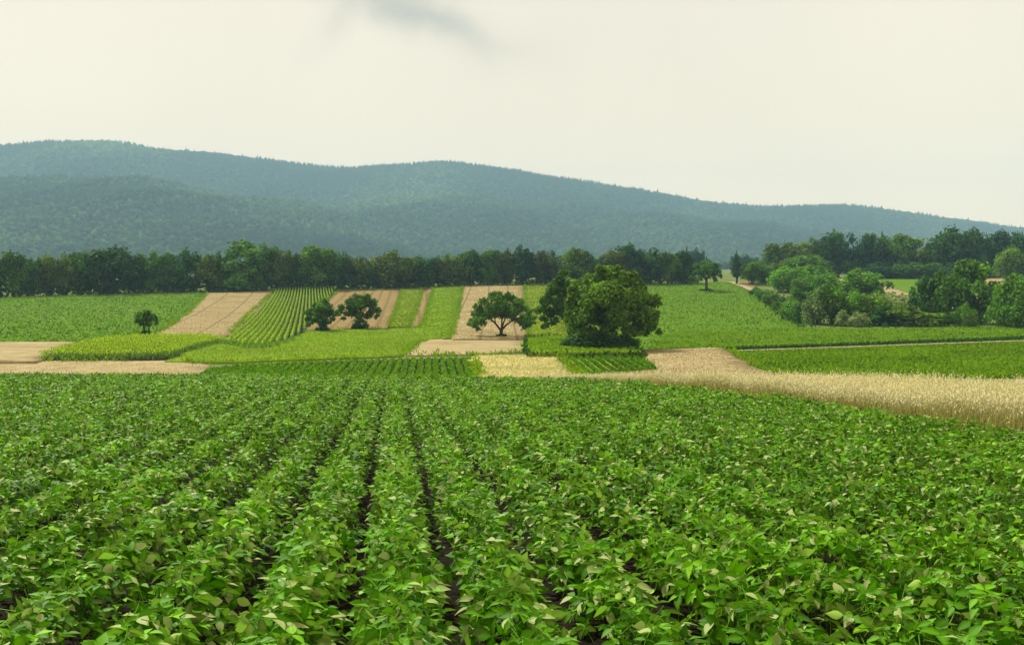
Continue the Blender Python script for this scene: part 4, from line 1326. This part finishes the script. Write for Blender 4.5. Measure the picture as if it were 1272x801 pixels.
# nearest plants one by one: empty > stem, leaves (each a three-bladed leaf)
ov = [ovate(c, f) for c, f in ((0.22, 0.14), (0.35, 0.10), (0.12, 0.20))]
LEAVES = []
for k in range(24):
    tm, tf = ov[k % 3]
    V3, F3 = tri_template(tm, tf, 0.58, q)
    V3 = V3 * 0.081
    # petiole below the blade
    pv, pf = tube([(-0.085, 0, -0.05), (-0.03, 0, -0.012), (0.004, 0, 0)], [0.0022, 0.0018, 0.0015], 3)
    rib = np.tile(np.where(np.abs(tm[:, 1]) < 1e-6, 0.20, -0.05), 3)
    tint = np.clip(0.04 + 0.0375 * k + np.repeat(q.normal(0, 0.06, 3), len(tm)) + rib, 0, 0.93)
    if k % 3 == 0:                             # one blade takes the painted sheen and underside colour
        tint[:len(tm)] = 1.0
    Vm, Fm, tm_ = merge([(V3, F3, tint), (pv, pf, np.full(len(pv), 0.6))])
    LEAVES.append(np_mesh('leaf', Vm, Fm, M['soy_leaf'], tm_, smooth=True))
STEMS = []
for k in range(4):
    pts = [(0, 0, -0.02), (q.normal(0, .006), q.normal(0, .006), 0.4), (q.normal(0, .015), q.normal(0, .015), 0.88)]
    parts = [(*tube(pts, [0.0045, 0.0035, 0.002], 5), None)]
    for j in range(5):
        a = q.uniform(0, 6.28)
        z0 = q.uniform(0.25, 0.75)
        parts.append((*tube([(0, 0, z0), (0.07 * math.cos(a), 0.07 * math.sin(a), z0 + 0.22)], [0.0022, 0.0014], 3), None))
    Vm, Fm, _ = merge([(a, b, np.zeros(len(a))) for a, b, _n in parts])
    STEMS.append(np_mesh('stem', Vm, Fm, M['soy_stem'], smooth=True))

for i in near_idx:
    root = empty('soybean_plant', (PL[i, 0], PL[i, 1], PZ[i]), 'leafy green soybean plant in the nearest drilled rows of the field', 'soybean plant', 'soybean plants in the nearest rows')
    st = link('stem', STEMS[int(i) % 4], root)
    st.scale = (1, 1, PH[i])
    off, t, s, nn = leaf_frames(15, q)
    for k in range(15):
        b = int(np.clip((0.15 + 0.45 * ptint[i] + q.normal(0, 0.2)) * 24, 0, 23))
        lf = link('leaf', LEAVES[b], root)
        sc = q.uniform(0.75, 1.3)
        m = Matrix(((t[k, 0] * sc, s[k, 0] * sc, nn[k, 0] * sc, off[k, 0]), (t[k, 1] * sc, s[k, 1] * sc, nn[k, 1] * sc, off[k, 1]),
                    (t[k, 2] * sc, s[k, 2] * sc, nn[k, 2] * sc, PH[i] * off[k, 2]), (0, 0, 0, 1)))
        lf.matrix_basis = m

# ------------------------------------------------------------------ oats on the right of the soybeans
OH = 0.79
OAT = [near(1500, 560), near(1400, 549), near(1272, 531), near(1130, 513.5), near(1000, 498), near(900, 485.5), near(800, 475), near(720, 470.5), near(650, 468.5),
       (1.4, 45.5), (3.4, 45), (6.5, 43), (9.8, 38), (12.5, 31.5), (14.5, 26), (16.5, 19)]
OAT = [(x + 0.12, y) for x, y in OAT]
drape('oat_soil', OAT, 0.03, M['dry'], step=1.2, jit=0.05, label='dry ground under the oats')


def oats():
    front = np.array(OAT[1:9])
    A_ = rand_in(OAT, 20000)
    fr_ = densify([tuple(p) for p in front], 0.004, 0.0)
    fr_ = fr_[rng.integers(0, int(len(fr_) * 0.5), 11000)]
    fr_ = fr_ + np.abs(rng.normal(0, 0.28, (len(fr_), 1))) * np.array([[1.0, 0.25]])
    P2 = np.concatenate([A_, fr_])
    n = len(P2)
    Z = T(P2[:, 0], P2[:, 1])
    sc = np.interp(P2[:, 1], [15, 30, 38, 43, 46], [1.0, 0.97, 0.85, 0.62, 0.4])
    pn = lattice_noise(P2[:, 0], P2[:, 1], 41, 1.3)
    h = OH * sc * (0.78 + 0.24 * pn) * rng.normal(1, 0.11, n)
    lean = np.stack([rng.normal(0.10, 0.09, n), rng.normal(0, 0.09, n)], -1) * h[:, None]
    parts = []
    th = rng.uniform(0, 3.14, n)
    wv = np.stack([np.cos(th), np.sin(th), 0 * th], -1) * 0.0026
    b = np.column_stack([P2, Z])
    tp = np.column_stack([P2 + lean, Z + h * 0.86])
    V = np.stack([b - wv, b + wv, tp + wv * 0.7, tp - wv * 0.7], 1).reshape(-1, 3)
    F = np.arange(n * 4).reshape(-1, 4)
    lo = np.clip(0.16 + rng.normal(0, 0.12, n), 0, 1)
    parts.append((V, F, np.stack([lo, lo, lo + 0.35, lo + 0.35], 1).ravel().clip(0, 1)))
    # a blade leaf low on the stalk
    m = rng.random(n) < 0.7
    t, s, nn = frames(np.stack([rng.normal(0, 1, m.sum()), rng.normal(0, 1, m.sum()), rng.uniform(0.2, 1.4, m.sum())], -1))
    Pm = np.column_stack([P2[m], Z[m] + h[m] * rng.uniform(0.2, 0.6, m.sum())])
    V, F = stamp(Pm, t, s, nn, DIA, DIA_F, 0.24, 0.014)
    parts.append((V, F, np.repeat(np.clip(rng.normal(0.32, 0.15, m.sum()), 0, 1), 4)))
    # panicle of hanging spikelets
    for k in range(4):
        P = np.column_stack([P2 + lean + rng.normal(0, 0.022, (n, 2)), Z + h * (0.84 + 0.05 * k) + rng.normal(0, 0.012, n)])
        t, s, nn = frames(np.stack([rng.normal(0.35, 0.5, n), rng.normal(0, 0.5, n), np.full(n, -0.9)], -1))
        V, F = stamp(P, t, s, nn, DIA, DIA_F, 0.056, 0.021)
        parts.append((V, F, np.repeat(np.clip(rng.normal(0.88, 0.14, n), 0, 1), 4)))
    V, F, t = merge(parts)
    link('oats', np_mesh('oats', V, F, M['oat'], t), kind='stuff', label='ripe pale oats standing along the right edge of the soybean field', category='oats')


oats()

# ------------------------------------------------------------------ haze
hm = bpy.data.materials.new('haze')
hm.use_nodes = True
nt = hm.node_tree
nt.nodes.clear()
o_ = nd(nt, 'ShaderNodeOutputMaterial')
pv = nd(nt, 'ShaderNodeVolumePrincipled')
pv.inputs['Color'].default_value = (0.45, 0.77, 1.0, 1)
pv.inputs['Density'].default_value = 1.7e-4
pv.inputs['Anisotropy'].default_value = 0.0
nt.links.new(pv.outputs[0], o_.inputs['Volume'])
zmin = float(min(GV[:, 2].min(), HZ.min())) - 2.0
zmax = float(HZ.max()) + 32
V, F = box((-4000, -320, zmin), (4000, 4800, zmax))
link('haze', np_mesh('haze', V, F, hm), kind='stuff', label='thin bluish summer haze fading the far hills', category='haze')
